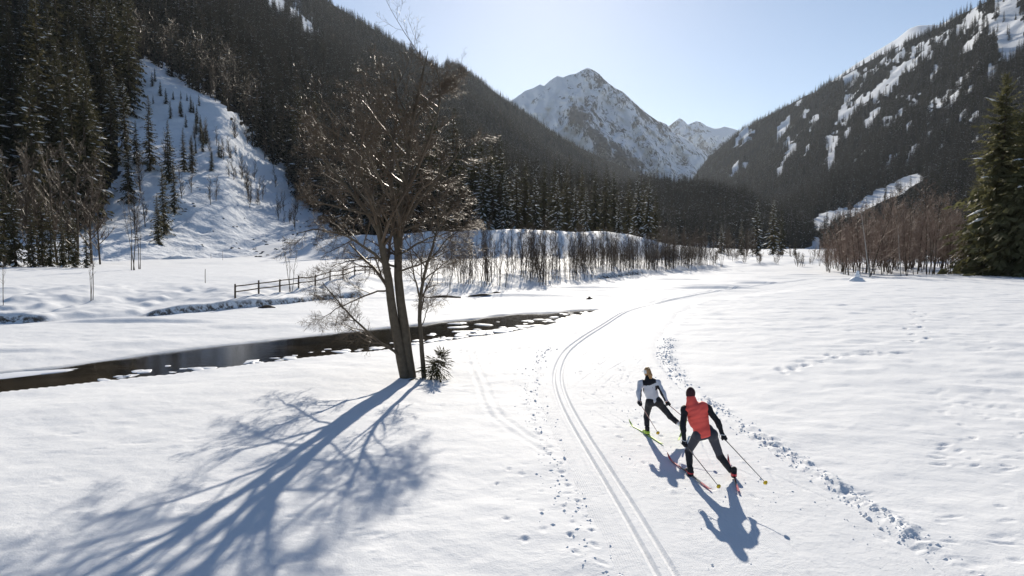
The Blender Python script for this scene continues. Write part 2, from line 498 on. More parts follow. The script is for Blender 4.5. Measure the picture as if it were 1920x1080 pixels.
# an old pair of ski tracks winding away from the alder
for off in (-0.14, 0.14):
    lp = np.array([ground(a, b)[:2] for a, b in [(878, 648), (890, 690), (915, 735), (912, 765), (935, 800), (985, 820), (1035, 848)]])
    lp = smooth_line(lp, 0.08)
    tg = np.gradient(lp, axis=0); tg /= np.hypot(tg[:, 0], tg[:, 1])[:, None]
    lp = lp + np.stack([tg[:, 1], -tg[:, 0]], -1) * off
    sel = (X > lp[:, 0].min() - .5) & (X < lp[:, 0].max() + .5) & (Y > lp[:, 1].min() - .5) & (Y < lp[:, 1].max() + .5)
    sx, sy = X[sel], Y[sel]
    d = np.sqrt(((sx[:, None] - lp[None, ::2, 0]) ** 2 + (sy[:, None] - lp[None, ::2, 1]) ** 2).min(1))
    DZ[sel] += (-0.030 * np.exp(-(d / 0.07) ** 2) + 0.008 * np.exp(-((d - 0.13) / 0.06) ** 2)) * (0.7 + 0.5 * vnoise(sx / .4, sy / .4, 68))
Z = Z + DZ
# ridge of pushed up snow along the right edge, and the bed the trail lies in
edge = np.exp(-((T_ - (T_R + 0.22)) / 0.20) ** 2)
rag = np.maximum(0, 0.35 + 0.9 * fbm(X / 0.22, Y / 0.22, 3, 31))
Z += edge * (0.10 * rag + 0.015) * sstep(46, 20, Y) * (0.35 + 0.65 * sstep(-.3, .4, vnoise(S_ / 2.1, S_ * 0, 33)))
edgeL = np.exp(-((T_ - (T_L - 0.12)) / 0.16) ** 2)
Z += edgeL * 0.022 * (0.5 + 0.5 * fbm(X / 0.3, Y / 0.3, 3, 32)) * sstep(60, 30, Y)
inside = sstep(T_L - 0.02, T_L + 0.5, T_) * sstep(0.02, -0.3 - 0.7 * sstep(20, 34, Y), T_ - T_R) * sstep(108, 98, Y)
flat_z = terrain(X, Y, False)[0]
wide = sstep(T_L - 2.0, T_L, T_) * sstep(T_R + 2.0, T_R, T_)
def trail_z(x, y, s):
    return terrain(x, y, False)[0] * sstep(14, 40, y)
tz = flat_z * sstep(14, 40, Y)
Z = Z * (1 - wide) + (tz + (Z - flat_z)) * wide
Z = Z * (1 - inside) + (tz - 0.07) * inside
V = np.stack([X, Y, Z], -1).reshape(-1, 3)
me = mesh('snow_field', V, gridfaces(*X.shape), True, [M_SNOW], attrs={'earth': EARTH, 'wet': WET})
put('snow_field', me, kind='structure', label='white snow covered valley floor with hummocks and footprints', cat='snow field')

def ground_z(x, y):
    return float(terrain(np.array([x]), np.array([y]))[0][0])

# ------------------------------------------------------------------ groomed trail with its classic track
svals = np.concatenate([np.arange(1.0, 26, 0.055), np.geomspace(26.06, _arc[-1] - 0.3, 330)])
tvals = np.concatenate([np.arange(T_L, -0.3, 0.035), np.arange(-0.3, 0.3, 0.016), np.arange(0.3, T_R, 0.027), [T_R]])
cx = np.interp(svals, _arc, TRACK[:, 0]); cy_ = np.interp(svals, _arc, TRACK[:, 1])
nx = np.interp(svals, _arc, _nor[:, 0]); ny = np.interp(svals, _arc, _nor[:, 1])
TT, SS = np.meshgrid(tvals, svals)
TX = cx[:, None] + nx[:, None] * TT; TY = cy_[:, None] + ny[:, None] * TT
TZ = trail_z(TX, TY, SS)
for c in (-0.125, 0.125):
    q = np.abs(TT - c)
    TZ += -0.048 * sstep(0.052, 0.028, q)
TZ += 0.02 * np.exp(-((np.abs(TT) - 0.24) / 0.06) ** 2) * (0.6 + 0.4 * vnoise(SS / 0.5, TT / 0.1, 41))
TZ += 0.012 * sstep(0.085, 0.05, np.abs(TT))
gro = sstep(0.3, 0.5, np.abs(TT))
TZ += gro * (0.010 * fbm(TX / 0.5, TY / 0.5, 4, 42) + 0.014 * fbm(TX / 2.0, TY / 2.0, 2, 43))
TZ += gro * 0.016 * np.maximum(0, vnoise(TX / 0.09, TY / 0.09, 44) - 0.55) * (vnoise(TX / 0.9, TY / 0.9, 45) > -0.1)
# skating marks: long shallow chevrons left by earlier skiers
rk = np.random.default_rng(8)
for k in range(150):
    s0 = rk.uniform(3, 60); sgn = rk.choice([-1, 1]); tm = rk.uniform(0.7, 3.4)
    L = rk.uniform(1.2, 3.0); sl = sgn * rk.uniform(0.10, 0.34)
    rsel = np.nonzero((svals > s0) & (svals < s0 + L))[0]
    if not len(rsel): continue
    sub = TT[rsel]
    d = sub - (tm + sl * (SS[rsel] - s0 - L / 2))
    fade = np.sin(np.pi * (SS[rsel] - s0) / L)
    TZ[rsel] += fade * rk.uniform(.4, 1.1) * (-0.013 * np.exp(-(d / 0.028) ** 2) + 0.006 * np.exp(-((d + 0.06 * sgn) / 0.03) ** 2))
for k in range(60):       # pole pricks and clods on the groomed snow
    s0 = rk.uniform(4, 30); tm = rk.uniform(0.6, 3.7)
    rsel = np.nonzero(np.abs(svals - s0) < 0.3)[0]
    q = ((SS[rsel] - s0) / rk.uniform(.05, .1)) ** 2 + ((TT[rsel] - tm) / rk.uniform(.03, .06)) ** 2
    TZ[rsel] += rk.choice([-0.03, 0.025]) * np.exp(-q)
ed = sstep(T_L, T_L + 0.45, TT) * sstep(0, -0.2 - 0.6 * sstep(20, 34, TY), TT - T_R)
TZ = TZ - (1 - ed) * 0.045
ENDS = sstep(svals[-1], svals[-1] - 3, SS)
TZ -= (1 - ENDS) * 0.1
me = mesh('ski_trail', np.stack([TX, TY, TZ], -1).reshape(-1, 3), gridfaces(*TX.shape), True, [M_TRAIL], uv=np.stack([TT, SS], -1).reshape(-1, 2), attrs={'earth': np.zeros(TT.size)})
put('ski_trail', me, kind='structure', label='groomed cross country ski trail with a double classic track curving away', cat='ski trail')

# ------------------------------------------------------------------ river
def water_material():
    m, nt, b = newmat('river_water')
    g = nt.nodes.new('ShaderNodeNewGeometry'); P = g.outputs['Position']
    mp = N(nt, 'ShaderNodeMapping'); mp.inputs['Rotation'].default_value = (0, 0, R(-45)); mp.inputs['Scale'].default_value = (1.0, 2.6, 1)
    nt.links.new(P, mp.inputs[0])
    c = mixc(nt, ramp(nt, noise_out(nt, 0.22, 5, 0.6, mp.outputs[0]), [(0.42, 0.0), (0.62, 1.0)]), (0.012, 0.010, 0.007), (0.040, 0.031, 0.021))
    nt.links.new(c, b.inputs['Base Color'])
    b.inputs['Roughness'].default_value = 0.07
    b.inputs['IOR'].default_value = 1.33
    bn = bump(nt, noise_out(nt, 1.6, 4, 0.6, mp.outputs[0]), 0.10, 0.05)
    bn = bump(nt, noise_out(nt, 7.0, 3, 0.6, mp.outputs[0]), 0.12, 0.012, bn)
    nt.links.new(bn, b.inputs['Normal'])
    return m
M_WATER = water_material()
wx = np.linspace(-60, 8.5, 160)
wv = np.linspace(0, 1, 12)
a = Ynear(wx) - 1.3; b_ = Yfar(wx) + 1.6
WY = a[:, None] + (b_ - a)[:, None] * wv[None, :]
WX = np.repeat(wx[:, None], 12, 1)
me = mesh('river', np.stack([WX, WY, np.full_like(WX, WATER_Z)], -1).reshape(-1, 3), gridfaces(160, 12)[:, ::-1], True, [M_WATER])
put('river', me, kind='structure', label='dark open river channel between snowy banks', cat='river')

# ice floes drifting along the near bank and in the middle of the channel
def blob_mesh(name, seed, n=9, h=0.5, flat=True, mat=None):
    r = np.random.default_rng(seed)
    a = np.sort(r.uniform(0, 2 * np.pi, n) * 0.25 + np.arange(n) / n * 2 * np.pi)
    rad = r.uniform(0.65, 1.1, n)
    ring = lambda k, z: np.stack([np.cos(a) * rad * k, np.sin(a) * rad * k, np.full(n, z) + r.normal(0, .05 * h, n)], -1)
    v = np.concatenate([ring(1.0, -0.3 * h), ring(1.03, 0.25 * h), ring(0.72, 0.85 * h), [[0, 0, h]]])
    f = []
    for k in range(2):
        for i in range(n):
            j = (i + 1) % n
            f.append((k * n + i, k * n + j, (k + 1) * n + j, (k + 1) * n + i))
    t = [(2 * n + i, 2 * n + (i + 1) % n, 3 * n) for i in range(n)]
    return mesh(name, v, [np.array(f), np.array(t)], True, [mat or M_SNOWBIT])
floe_meshes = [blob_mesh('ice_floe', 100 + k, 9, 0.35) for k in range(6)]
rf = np.random.default_rng(21)
n_f = 0
while n_f < 150:
    x = rf.uniform(-15, 5.5)
    yn_, yf_ = float(Ynear(x)), float(Yfar(x))
    w = yf_ - yn_
    near_bank = rf.random() < 0.55
    fr = abs(rf.normal(0.05, 0.08)) + 0.05 if near_bank else rf.uniform(0.1, 0.85)
    if not near_bank and vnoise(np.array([x / 3.0]), np.array([fr * 3]), 61)[0] < 0.0: continue
    if x < -9 and rf.random() < 0.55: continue
    y = yn_ + 0.5 + fr * (w - 0.9)
    s = rf.uniform(0.10, 0.34) * (1.3 if x > -3 else 1.0)
    o = put('ice_floe', floe_meshes[n_f % 6], loc=(x, y, WATER_Z - 0.01), rz=rf.uniform(0, 6.28), scale=(s * rf.uniform(1, 2.2), s, s * 0.45),
            label='small white ice floe drifting in the dark river channel', cat='ice floe', group='ice floes in the open river')
    n_f += 1

for px_, py_, sx_, sy_ in [(30, 703, 1.9, 0.75), (90, 699, 0.8, 0.3), (-30, 706, 1.6, .7)]:
    g = ground(px_, py_, WATER_Z)
    put('ice_floe', floe_meshes[px_ % 6], loc=(g[0], g[1], WATER_Z - 0.02), rz=0.75, scale=(sx_, sy_, .16), label='broad flat snow covered ice sheet lying in the river bend', cat='ice floe', group='ice sheets in the river bend')
# ------------------------------------------------------------------ mountainsides
M_HILL = hill_material('forest_floor_snow', (0.013, 0.011, 0.008), (0.030, 0.024, 0.019), fleck=0.02)
M_HILL_R = hill_material('far_forest_floor', (0.008, 0.008, 0.008), (0.020, 0.019, 0.018), fleck=0.02)
M_ROCK = hill_material('alpine_rock_snow', (0.024, 0.031, 0.044), (0.062, 0.070, 0.086), rocky=True)

class Hill:
    """valley side given by profiles: for some bearings, (distance, pixel height) knots from foot to crest"""
    def __init__(self, table, step=8, nD=150, amp=0.03, seed=0, feat=None, foot=True):
        pxs = np.array(sorted(table)); self.p0, self.p1 = pxs[0], pxs[-1]
        K = np.array([table[p] for p in pxs], float)                 # (n,6,2)
        self.px = np.arange(pxs[0], pxs[-1] + 1, step, dtype=float)
        Kx = np.stack([[np.interp(self.px, pxs, K[:, k, c]) for c in range(2)] for k in range(K.shape[1])], 0)   # (6,2,npx)
        ker = np.ones(7) / 7
        sm = lambda v: np.convolve(np.pad(v, 3, mode='edge'), ker, 'valid')
        for k in range(K.shape[1]):
            for c in range(2):
                if not (k == K.shape[1] - 1 and c == 1): Kx[k, c] = sm(Kx[k, c])
        t = np.linspace(0, 1, nD)
        kt = np.linspace(0, 1, K.shape[1])
        D = np.zeros((nD, len(self.px))); PY = np.zeros_like(D)
        for i in range(len(self.px)):
            D[:, i] = np.exp(np.interp(t, kt, np.log(Kx[:, 0, i])))
            PY[:, i] = np.interp(t, kt, Kx[:, 1, i])
        k2 = np.ones(11) / 11
        for i in range(len(self.px)):
            if True:
                e = np.concatenate([np.full(5, PY[0, i]), PY[:, i], 2 * PY[-1, i] - PY[-6:-1, i][::-1]])
                PY[:, i] = np.convolve(e, k2, 'valid')
        self.D, self.PY, self.PX = D, PY, np.repeat(self.px[None, :], nD, 0)
        # the foot of every profile meets the valley floor
        fz = terrain((self.px - 960) / F * D[0], D[0], False)[0] - 0.4
        fy = 460 + (CAM_H - fz) * F / D[0] if foot else PY[0]
        PY += ((fy - PY[0])[None, :]) * sstep(0.22, 0.0, t)[:, None]
        P = at_arr(self.PX, PY, D)
        P[..., 2] = np.maximum(P[..., 2], -1.0)
        env = sstep(0, 0.12, t)[:, None] * (1 - 0.75 * sstep(0.9, 1.0, t)[:, None])
        x, y = P[..., 0], P[..., 1]
        sc = np.maximum(40, D * 0.12)
        P[..., 2] += env * amp * D * (fbm(x / 240, y / 240, 4, seed) * 0.8 + 0.25 * fbm(x / 45, y / 45, 3, seed + 7))
        if feat is not None: P = feat(self, P)
        self.P = P
    def mesh(self, name, snow, mat, label, cat):
        # close the far side: a falling back slope behind the crest
        back = self.P[-1].copy(); back[:, 1] *= 1.10; back[:, 0] *= 1.10; back[:, 2] = back[:, 2] * 0.85
        back2 = self.P[-1].copy(); back2[:, 1] *= 1.5; back2[:, 0] *= 1.5; back2[:, 2] = -5
        front = self.P[0].copy(); front[:, 2] = -6; front[:, 1] *= 0.995
        A = np.concatenate([front[None], self.P, back[None], back2[None]])
        S = np.concatenate([snow[:1], snow, snow[-1:], snow[-1:]])
        me = mesh(name, A.reshape(-1, 3), gridfaces(*A.shape[:2]), True, [mat], attrs={'snow': S})
        return put(name, me, kind='structure', label=label, cat=cat)
    def scatter(self, spacing, seed, keep=None, grow=0.0):
        """random points on the slope, about one per spacing^2 (spacing may grow with distance)"""
        r = np.random.default_rng(seed)
        P = self.P
        a = P[1:, :-1] - P[:-1, :-1]; b = P[:-1, 1:] - P[:-1, :-1]
        area = np.abs(a[..., 0] * b[..., 1] - a[..., 1] * b[..., 0])
        sp = spacing * (1 + grow * self.D[:-1, :-1] / 1000)
        lam = area / sp ** 2
        n = r.poisson(lam)
        i, j = np.nonzero(n)
        rep = n[i, j]
        i = np.repeat(i, rep); j = np.repeat(j, rep)
        u = r.random(len(i)); v = r.random(len(i))
        def bil(G):
            g = lambda di, dj: G[i + di, j + dj]
            w = [(1 - u) * (1 - v), u * (1 - v), (1 - u) * v, u * v]
            vals = [g(0, 0), g(1, 0), g(0, 1), g(1, 1)]
            if G.ndim == 3: w = [k[:, None] for k in w]
            return sum(k * q for k, q in zip(w, vals))
        p = bil(P); px = bil(self.PX); py = bil(self.PY); D = bil(self.D)
        return p, px, py, D

LEFT = {
    -700: [(80, 505), (120, 420), (180, 250), (300, 0), (600, -400), (1100, -800)],
    -350: [(105, 503), (135, 440), (190, 320), (330, 60), (700, -330), (1300, -600)],
    0:    [(128, 498), (165, 440), (215, 350), (340, 190), (750, -110), (1500, -370)],
    250:  [(150, 490), (182, 440), (224, 330), (330, 125), (900, -80), (1800, -215)],
    430:  [(178, 486), (200, 440), (240, 330), (312, 205), (1000, 20), (2000, -108)],
    610:  [(205, 458), (245, 425), (380, 330), (620, 235), (1200, 110), (2350, 0)],
    720:  [(215, 445), (270, 415), (430, 340), (800, 250), (1500, 150), (2480, 66)],
    829:  [(225, 440), (320, 408), (560, 350), (1000, 275), (1700, 195), (2600, 133)],
    837:  [(225, 440), (320, 408), (560, 350), (1000, 275), (1800, 190), (3100, 121)],
    860:  [(228, 440), (330, 407), (580, 352), (1050, 278), (1900, 195), (3120, 124)],
    950:  [(245, 440), (380, 405), (700, 362), (1250, 305), (2200, 240), (3200, 190)],
    1050: [(290, 442), (480, 410), (900, 380), (1600, 340), (2500, 300), (3350, 258)],
    1130: [(360, 445), (600, 418), (1100, 395), (1800, 365), (2800, 328), (3500, 296)],
    1200: [(450, 448), (750, 425), (1300, 405), (2100, 378), (3000, 352), (3650, 330)],
    1290: [(600, 452), (1000, 438), (1700, 420), (2500, 400), (3300, 375), (3900, 352)],
    1380: [(800, 455), (1300, 448), (2000, 440), (2800, 430), (3500, 420), (4000, 412)],
}
GULLY = [(252, 108), (290, 112), (330, 140), (372, 168), (415, 205), (470, 262), (522, 305), (548, 345), (640, 446), (660, 470), (300, 496), (190, 490), (175, 440), (228, 330), (236, 250), (243, 180)]
PATCHES_L = [GULLY, [(490, -8), (532, -4), (560, 22), (592, 52), (600, 78), (575, 62), (540, 42), (512, 22)],
             [(1010, 388), (1035, 384), (1045, 432), (1005, 432)], [(1105, 412), (1140, 420), (1190, 432), (1110, 436)]]
def fan_relief(h, P):
    ins = in_poly(h.PX, h.PY, GULLY).astype(float)
    x, y = P[..., 0], P[..., 1]
    P[..., 2] += ins * (0.9 * fbm(x / 9, y / 9, 4, 71) + 1.0 * np.maximum(0, ridged(x / 14, y / 22, 3, 72)) * sstep(330, 190, h.D))
    P[..., 2] += ins * 0.35 * ridged(x / 3.5, y / 6, 3, 73)
    return P
left = Hill(LEFT, 6, 230, 0.022, 51, fan_relief)
snowL = np.zeros(left.PX.shape)
jx = 12 * vnoise(left.PX / 16, left.PY / 16, 81) + 6 * vnoise(left.PX / 6, left.PY / 6, 87); jy = 9 * vnoise(left.PX / 11, left.PY / 11, 82)
for p in PATCHES_L:
    for ox, oy in ((0, 0), (-9, 5), (9, 5), (0, -8), (-14, 8)):
        snowL = np.maximum(snowL, in_poly(left.PX + jx + ox, left.PY + jy + oy, p).astype(float))
snowL = np.maximum(snowL, sstep(250, 150, left.D) * 0.9)
left.mesh('hillside', snowL, M_HILL, 'steep forested hillside with a snow filled avalanche gully', 'hillside')

RIGHT = {
    1262: [(2600, 446), (2900, 425), (3200, 400), (3600, 380), (3900, 366), (4050, 358)],
    1292: [(2300, 446), (2700, 415), (3100, 388), (3500, 368), (3850, 354), (4000, 345)],
    1330: [(1700, 446), (2200, 410), (2900, 370), (3400, 340), (3800, 312), (4000, 294)],
    1400: [(1150, 446), (1700, 405), (2400, 355), (3000, 310), (3500, 268), (3800, 240)],
    1480: [(850, 446), (1300, 405), (2000, 345), (2700, 280), (3200, 228), (3500, 198)],
    1560: [(700, 442), (1050, 395), (1600, 325), (2200, 250), (2700, 192), (3000, 156)],
    1650: [(600, 438), (900, 385), (1300, 310), (1800, 220), (2300, 145), (2600, 103)],
    1760: [(520, 434), (780, 372), (1100, 290), (1500, 185), (1850, 100), (2100, 52)],
    1860: [(450, 430), (650, 365), (900, 270), (1200, 150), (1450, 50), (1650, -4)],
    2100: [(350, 430), (500, 350), (700, 220), (950, 60), (1200, -70), (1400, -140)],
    2500: [(280, 430), (400, 330), (550, 180), (750, 0), (1000, -170), (1200, -270)],
    3300: [(200, 440), (300, 330), (450, 150), (600, -50), (800, -250), (1000, -400)],
}
_c = lambda pts: [(a / 3 + 1280, b / 3) for a, b in pts]
PATCHES_R = [
    _c([(510, 800), (570, 680), (605, 655), (612, 690), (560, 770), (530, 808)]),
    _c([(560, 885), (600, 810), (660, 760), (715, 590), (737, 600), (700, 700), (650, 790), (590, 862)]),
    _c([(830, 775), (880, 690), (1000, 560), (1100, 490), (1200, 390), (1330, 320), (1300, 400), (1150, 490), (1060, 590), (930, 690), (850, 767)]),
    _c([(1400, 640), (1415, 560), (1500, 500), (1600, 375), (1612, 400), (1540, 510), (1440, 600), (1410, 652)]),
    _c([(1770, 320), (1790, 200), (1850, 120), (1930, 60), (1930, 260), (1850, 310)]),
    _c([(1760, 120), (1800, 20), (1900, 0), (1860, 90)]),
    _c([(1725, 250), (1750, 150), (1770, 170), (1745, 260)]),
    _c([(1640, 130), (1700, 40), (1720, 60), (1670, 140)]),
    _c([(1560, 180), (1600, 130), (1620, 150), (1585, 200)]),
    _c([(1130, 720), (1150, 655), (1195, 675), (1170, 715)]),
    _c([(310, 850), (340, 760), (410, 735), (370, 790)]),
    _c([(325, 972), (340, 885), (372, 876), (360, 930)]),
    _c([(270, 960), (285, 910), (310, 930), (300, 975)]),
    _c([(895, 600), (905, 540), (995, 505), (985, 550), (930, 600)]),
    _c([(1375, 450), (1435, 330), (1455, 375), (1420, 435)]),
    _c([(1255, 610), (1300, 540), (1320, 520), (1300, 590)]),
    _c([(1150, 590), (1225, 520), (1230, 540), (1170, 590)]),
    _c([(730, 525), (860, 440), (1030, 395), (1240, 300), (1500, 180), (1640, 60), (1700, 30), (1650, 110), (1530, 195), (1400, 265), (1250, 325), (1000, 432), (860, 485)]),
    _c([(1090, 1090), (1200, 1025), (1310, 975), (1315, 1010), (1250, 1085)]),
    [(1495, 432), (1545, 404), (1600, 384), (1690, 337), (1722, 326), (1740, 335), (1705, 352), (1640, 382), (1560, 417), (1525, 432)],
]
right = Hill(RIGHT, 6, 170, 0.020, 91)
snowR = np.zeros(right.PX.shape)
jx = 9 * vnoise(right.PX / 12, right.PY / 12, 83) + 4 * vnoise(right.PX / 5, right.PY / 5, 86); jy = 9 * vnoise(right.PX / 9, right.PY / 9, 84)
for p in PATCHES_R[:-2]:
    snowR = np.maximum(snowR, in_poly(right.PX + jx, right.PY + jy, p).astype(float))
for p in PATCHES_R[-2:]:
    snowR = np.maximum(snowR, in_poly(right.PX + jx * .3, right.PY + jy * .3, p).astype(float))
snowR = np.maximum(snowR, sstep(0.10, 0.30, vnoise(right.PX / 26, right.PY / 40, 85) - 0.35) * sstep(170, 60, right.PY) * 0.9)
def small_clearings(px, py):
    a = vnoise((px + py * 0.55) / 11, (py - px * 0.25) / 30, 141); b = vnoise((px + py * 0.55) / 6, (py - px * 0.2) / 16, 142)
    k = sstep(1330, 1500, px) * sstep(380, 300, py)
    return (a + 0.45 * b) * k > 0.66 - 0.12 * sstep(200, 60, py)
snowR = np.maximum(snowR, small_clearings(right.PX, right.PY).astype(float))
right.mesh('mountainside', snowR, M_HILL_R, 'dark forested mountainside with snowy clearings and avalanche strips', 'mountainside')

# snowy crest behind the right-hand forest
CREST_LINE = np.array([(1500, 196), (1530, 174), (1560, 152), (1600, 124), (1640, 98), (1680, 74), (1705, 54), (1722, 48), (1745, 47), (1765, 47), (1780, 37), (1800, 28), (1815, 23), (1850, 8), (1900, -24), (2000, -90), (2200, -200)])
tab = {}
for px, py in CREST_LINE:
    tab[px] = [(3500 - (px - 1500) * 1.7 + k * 330, py + 60 - k * 12) for k in range(6)]
def crest_relief(h, P):
    x, y = P[..., 0], P[..., 1]
    env = np.linspace(1, 0.15, P.shape[0])[:, None]
    P[..., 2] += env * (26 * ridged(x / 330 + y / 500, y / 900, 4, 96) + 5 * fbm(x / 60, y / 60, 3, 97))
    return P
crest = Hill(tab, 4, 60, 0.0, 95, crest_relief, False)
crest.mesh('snow_ridge', np.ones(crest.PX.shape), M_HILL_R, 'bright open snow ridge above the treeline', 'ridge')

# wooded rise closing the valley floor
tab = {}
for px, py in [(1100, 400), (1150, 372), (1200, 357), (1240, 350), (1275, 353), (1310, 356), (1350, 364), (1385, 376), (1410, 392), (1450, 414), (1490, 430), (1540, 440), (1600, 446)]:
    tab[px] = [(620 + k * (110 + 30 * math.sin(px / 60)), 452 + (py - 452) * (k / 5) ** 0.9) for k in range(6)]
mid = Hill(tab, 5, 70, 0.015, 101)
snowM = sstep(0.35, 0.5, vnoise(mid.PX / 18, mid.PY / 10, 103)) * 0.8
mid.mesh('wooded_rise', snowM, M_HILL_R, 'low wooded rise closing the end of the valley', 'hill')

# the peak
PEAK_LINE = np.array([(860, 262), (900, 228), (930, 206), (955, 191), (970, 181), (985, 170), (1000, 165), (1012, 158), (1020, 161), (1032, 150), (1045, 142), (1055, 145), (1068, 140), (1080, 138), (1090, 132), (1101, 127), (1112, 131), (1124, 139), (1132, 148), (1140, 155), (1155, 166), (1168, 172), (1182, 185), (1198, 200), (1215, 214), (1232, 226), (1248, 232), (1262, 246), (1290, 262), (1320, 286), (1345, 310), (1390, 350), (1420, 380)])
tab = {}
for px, py in PEAK_LINE:
    tab[px] = [(4450 + 360 * k, py + (425 - py) * (1 - k / 5) ** 1.05) for k in range(6)]
def peak_relief(h, P):
    # relief towards the camera: spurs, gullies and ribs (moves points along their own sight line)
    px, py = h.PX, h.PY
    n = P.shape[0]
    env = np.sin(np.linspace(0.0, 1, n) * np.pi)[:, None] ** 0.6
    q = px * 0.8 + (py - 130) * -0.75
    push = np.zeros_like(px)
    # spur running from the shoulder down to the right
    for (ax, ay, bx, by, w, hgt) in [(1062, 198, 1215, 345, 38, 520), (1101, 128, 1330, 300, 26, 420), (1101, 130, 1060, 200, 18, 160), (1040, 145, 985, 250, 20, 240), (1140, 160, 1260, 330, 18, 260), (1062, 200, 1020, 300, 24, 320)]:
        L2 = (bx - ax) ** 2 + (by - ay) ** 2
        t = np.clip(((px - ax) * (bx - ax) + (py - ay) * (by - ay)) / L2, 0, 1)
        d = np.hypot(px - ax - t * (bx - ax), py - ay - t * (by - ay)) + 5 * vnoise(px / 9, py / 9, 111)
        push += hgt * np.maximum(0, 1 - np.abs(d) / w) * (0.3 + 0.7 * np.sin(np.pi * np.clip(t, .08, .95)))
    push += 210 * ridged(px / 46 + py / 90, py / 80 - px / 110, 5, 112)
    push += 90 * ridged(px / 15 - py / 28, py / 22, 4, 113)
    s = 1 - env * push / h.D
    P = np.array([0, 0, CAM_H]) + (P - np.array([0, 0, CAM_H])) * s[..., None]
    P[..., 2] += (1 - env) * 0
    return P
peak = Hill(tab, 2.5, 200, 0.0, 110, peak_relief, False)
# rock shows on the spurs, snow lies in the open faces
px, py = peak.PX, peak.PY
snowP = 0.59 + 0.16 * sstep(1120, 980, px) + 0.06 * sstep(260, 170, py)
for (ax, ay, bx, by, w, dv) in [(1066, 205, 1210, 345, 38, -0.24), (1105, 132, 1250, 245, 24, -0.22), (1095, 200, 1180, 300, 30, -0.14), (1000, 235, 985, 250, 16, -0.1),
                                (975, 215, 1015, 175, 7, -0.2), (1120, 235, 1200, 290, 14, 0.25), (1230, 250, 1330, 320, 12, 0.16), (1085, 185, 1000, 235, 14, 0.15)]:
    L2 = (bx - ax) ** 2 + (by - ay) ** 2
    t = np.clip(((px - ax) * (bx - ax) + (py - ay) * (by - ay)) / L2, 0, 1)
    d = np.hypot(px - ax - t * (bx - ax), py - ay - t * (by - ay))
    snowP += dv * np.maximum(0, 1 - d / w)
snowP -= 0.10 * sstep(300, 350, py)
peak.mesh('mountain_peak', np.clip(snowP, 0, 1), M_ROCK, 'pyramid shaped rocky mountain peak streaked with snow', 'mountain')

GL = np.array([(1180, 262), (1240, 246), (1255, 236), (1265, 228), (1274, 221), (1282, 226), (1290, 234), (1298, 230), (1306, 227), (1316, 230), (1326, 237), (1340, 241), (1350, 240), (1358, 237), (1370, 240), (1380, 243), (1392, 247), (1430, 262), (1480, 280)])
tab = {p: [(8200 + 260 * k, y + (330 - y) * (1 - k / 5)) for k in range(6)] for p, y in GL}
def glacier_relief(h, P):
    n = P.shape[0]
    env = np.sin(np.linspace(0.0, 1, n) * np.pi)[:, None] ** 0.6
    s = 1 - env * (260 * ridged(h.PX / 30 + h.PY / 40, h.PY / 40, 4, 122)) / h.D
    return np.array([0, 0, CAM_H]) + (P - np.array([0, 0, CAM_H])) * s[..., None]
gl = Hill(tab, 2.5, 70, 0.0, 120, glacier_relief, False)
snowG = 0.52 + 0.4 * sstep(1320, 1345, gl.PX) * sstep(262, 250, gl.PY)
gl.mesh('glacier_ridge', np.clip(snowG, 0, 1), M_ROCK, 'distant glacier ridge beside the peak', 'mountain')
# ------------------------------------------------------------------ spruces
def unit(v):
    return v / (np.linalg.norm(v, axis=-1, keepdims=True) + 1e-9)
def tube_arrays(P, Rr, sides):
    """P (n,k,3) centre lines, Rr (n,k) radii -> verts, quads"""
    n, k, _ = P.shape
    T = np.gradient(P, axis=1); T = unit(T)
    ref = np.where(np.abs(T[:, :1, 2:3]) > 0.9, np.array([1.0, 0, 0]), np.array([0, 0, 1.0]))
    A = unit(np.cross(T, np.broadcast_to(ref, T.shape))); B = np.cross(T, A)
    th = np.arange(sides) / sides * 2 * np.pi
    V = P[:, :, None, :] + Rr[:, :, None, None] * (np.cos(th)[:, None] * A[:, :, None, :] + np.sin(th)[:, None] * B[:, :, None, :])
    base = (np.arange(n)[:, None, None] * k + np.arange(k - 1)[None, :, None]) * sides
    j = np.arange(sides)[None, None, :]; j2 = (j + 1) % sides
    Fq = np.stack([base + j, base + j2, base + sides + j2, base + sides + j], -1).reshape(-1, 4)
    return V.reshape(-1, 3), Fq
class Bag:
    def __init__(self): self.v = []; self.f = []; self.n = 0
    def add(self, v, f):
        self.v.append(v); self.f.append(np.asarray(f) + self.n); self.n += len(v)
    def mesh(self, name, mats, smooth=True):
        q = [f for f in self.f if f.shape[1] == 4]; t = [f for f in self.f if f.shape[1] == 3]
        fs = []
        if q: fs.append(np.concatenate(q))
        if t: fs.append(np.concatenate(t))
        return mesh(name, np.concatenate(self.v), fs, smooth, mats)

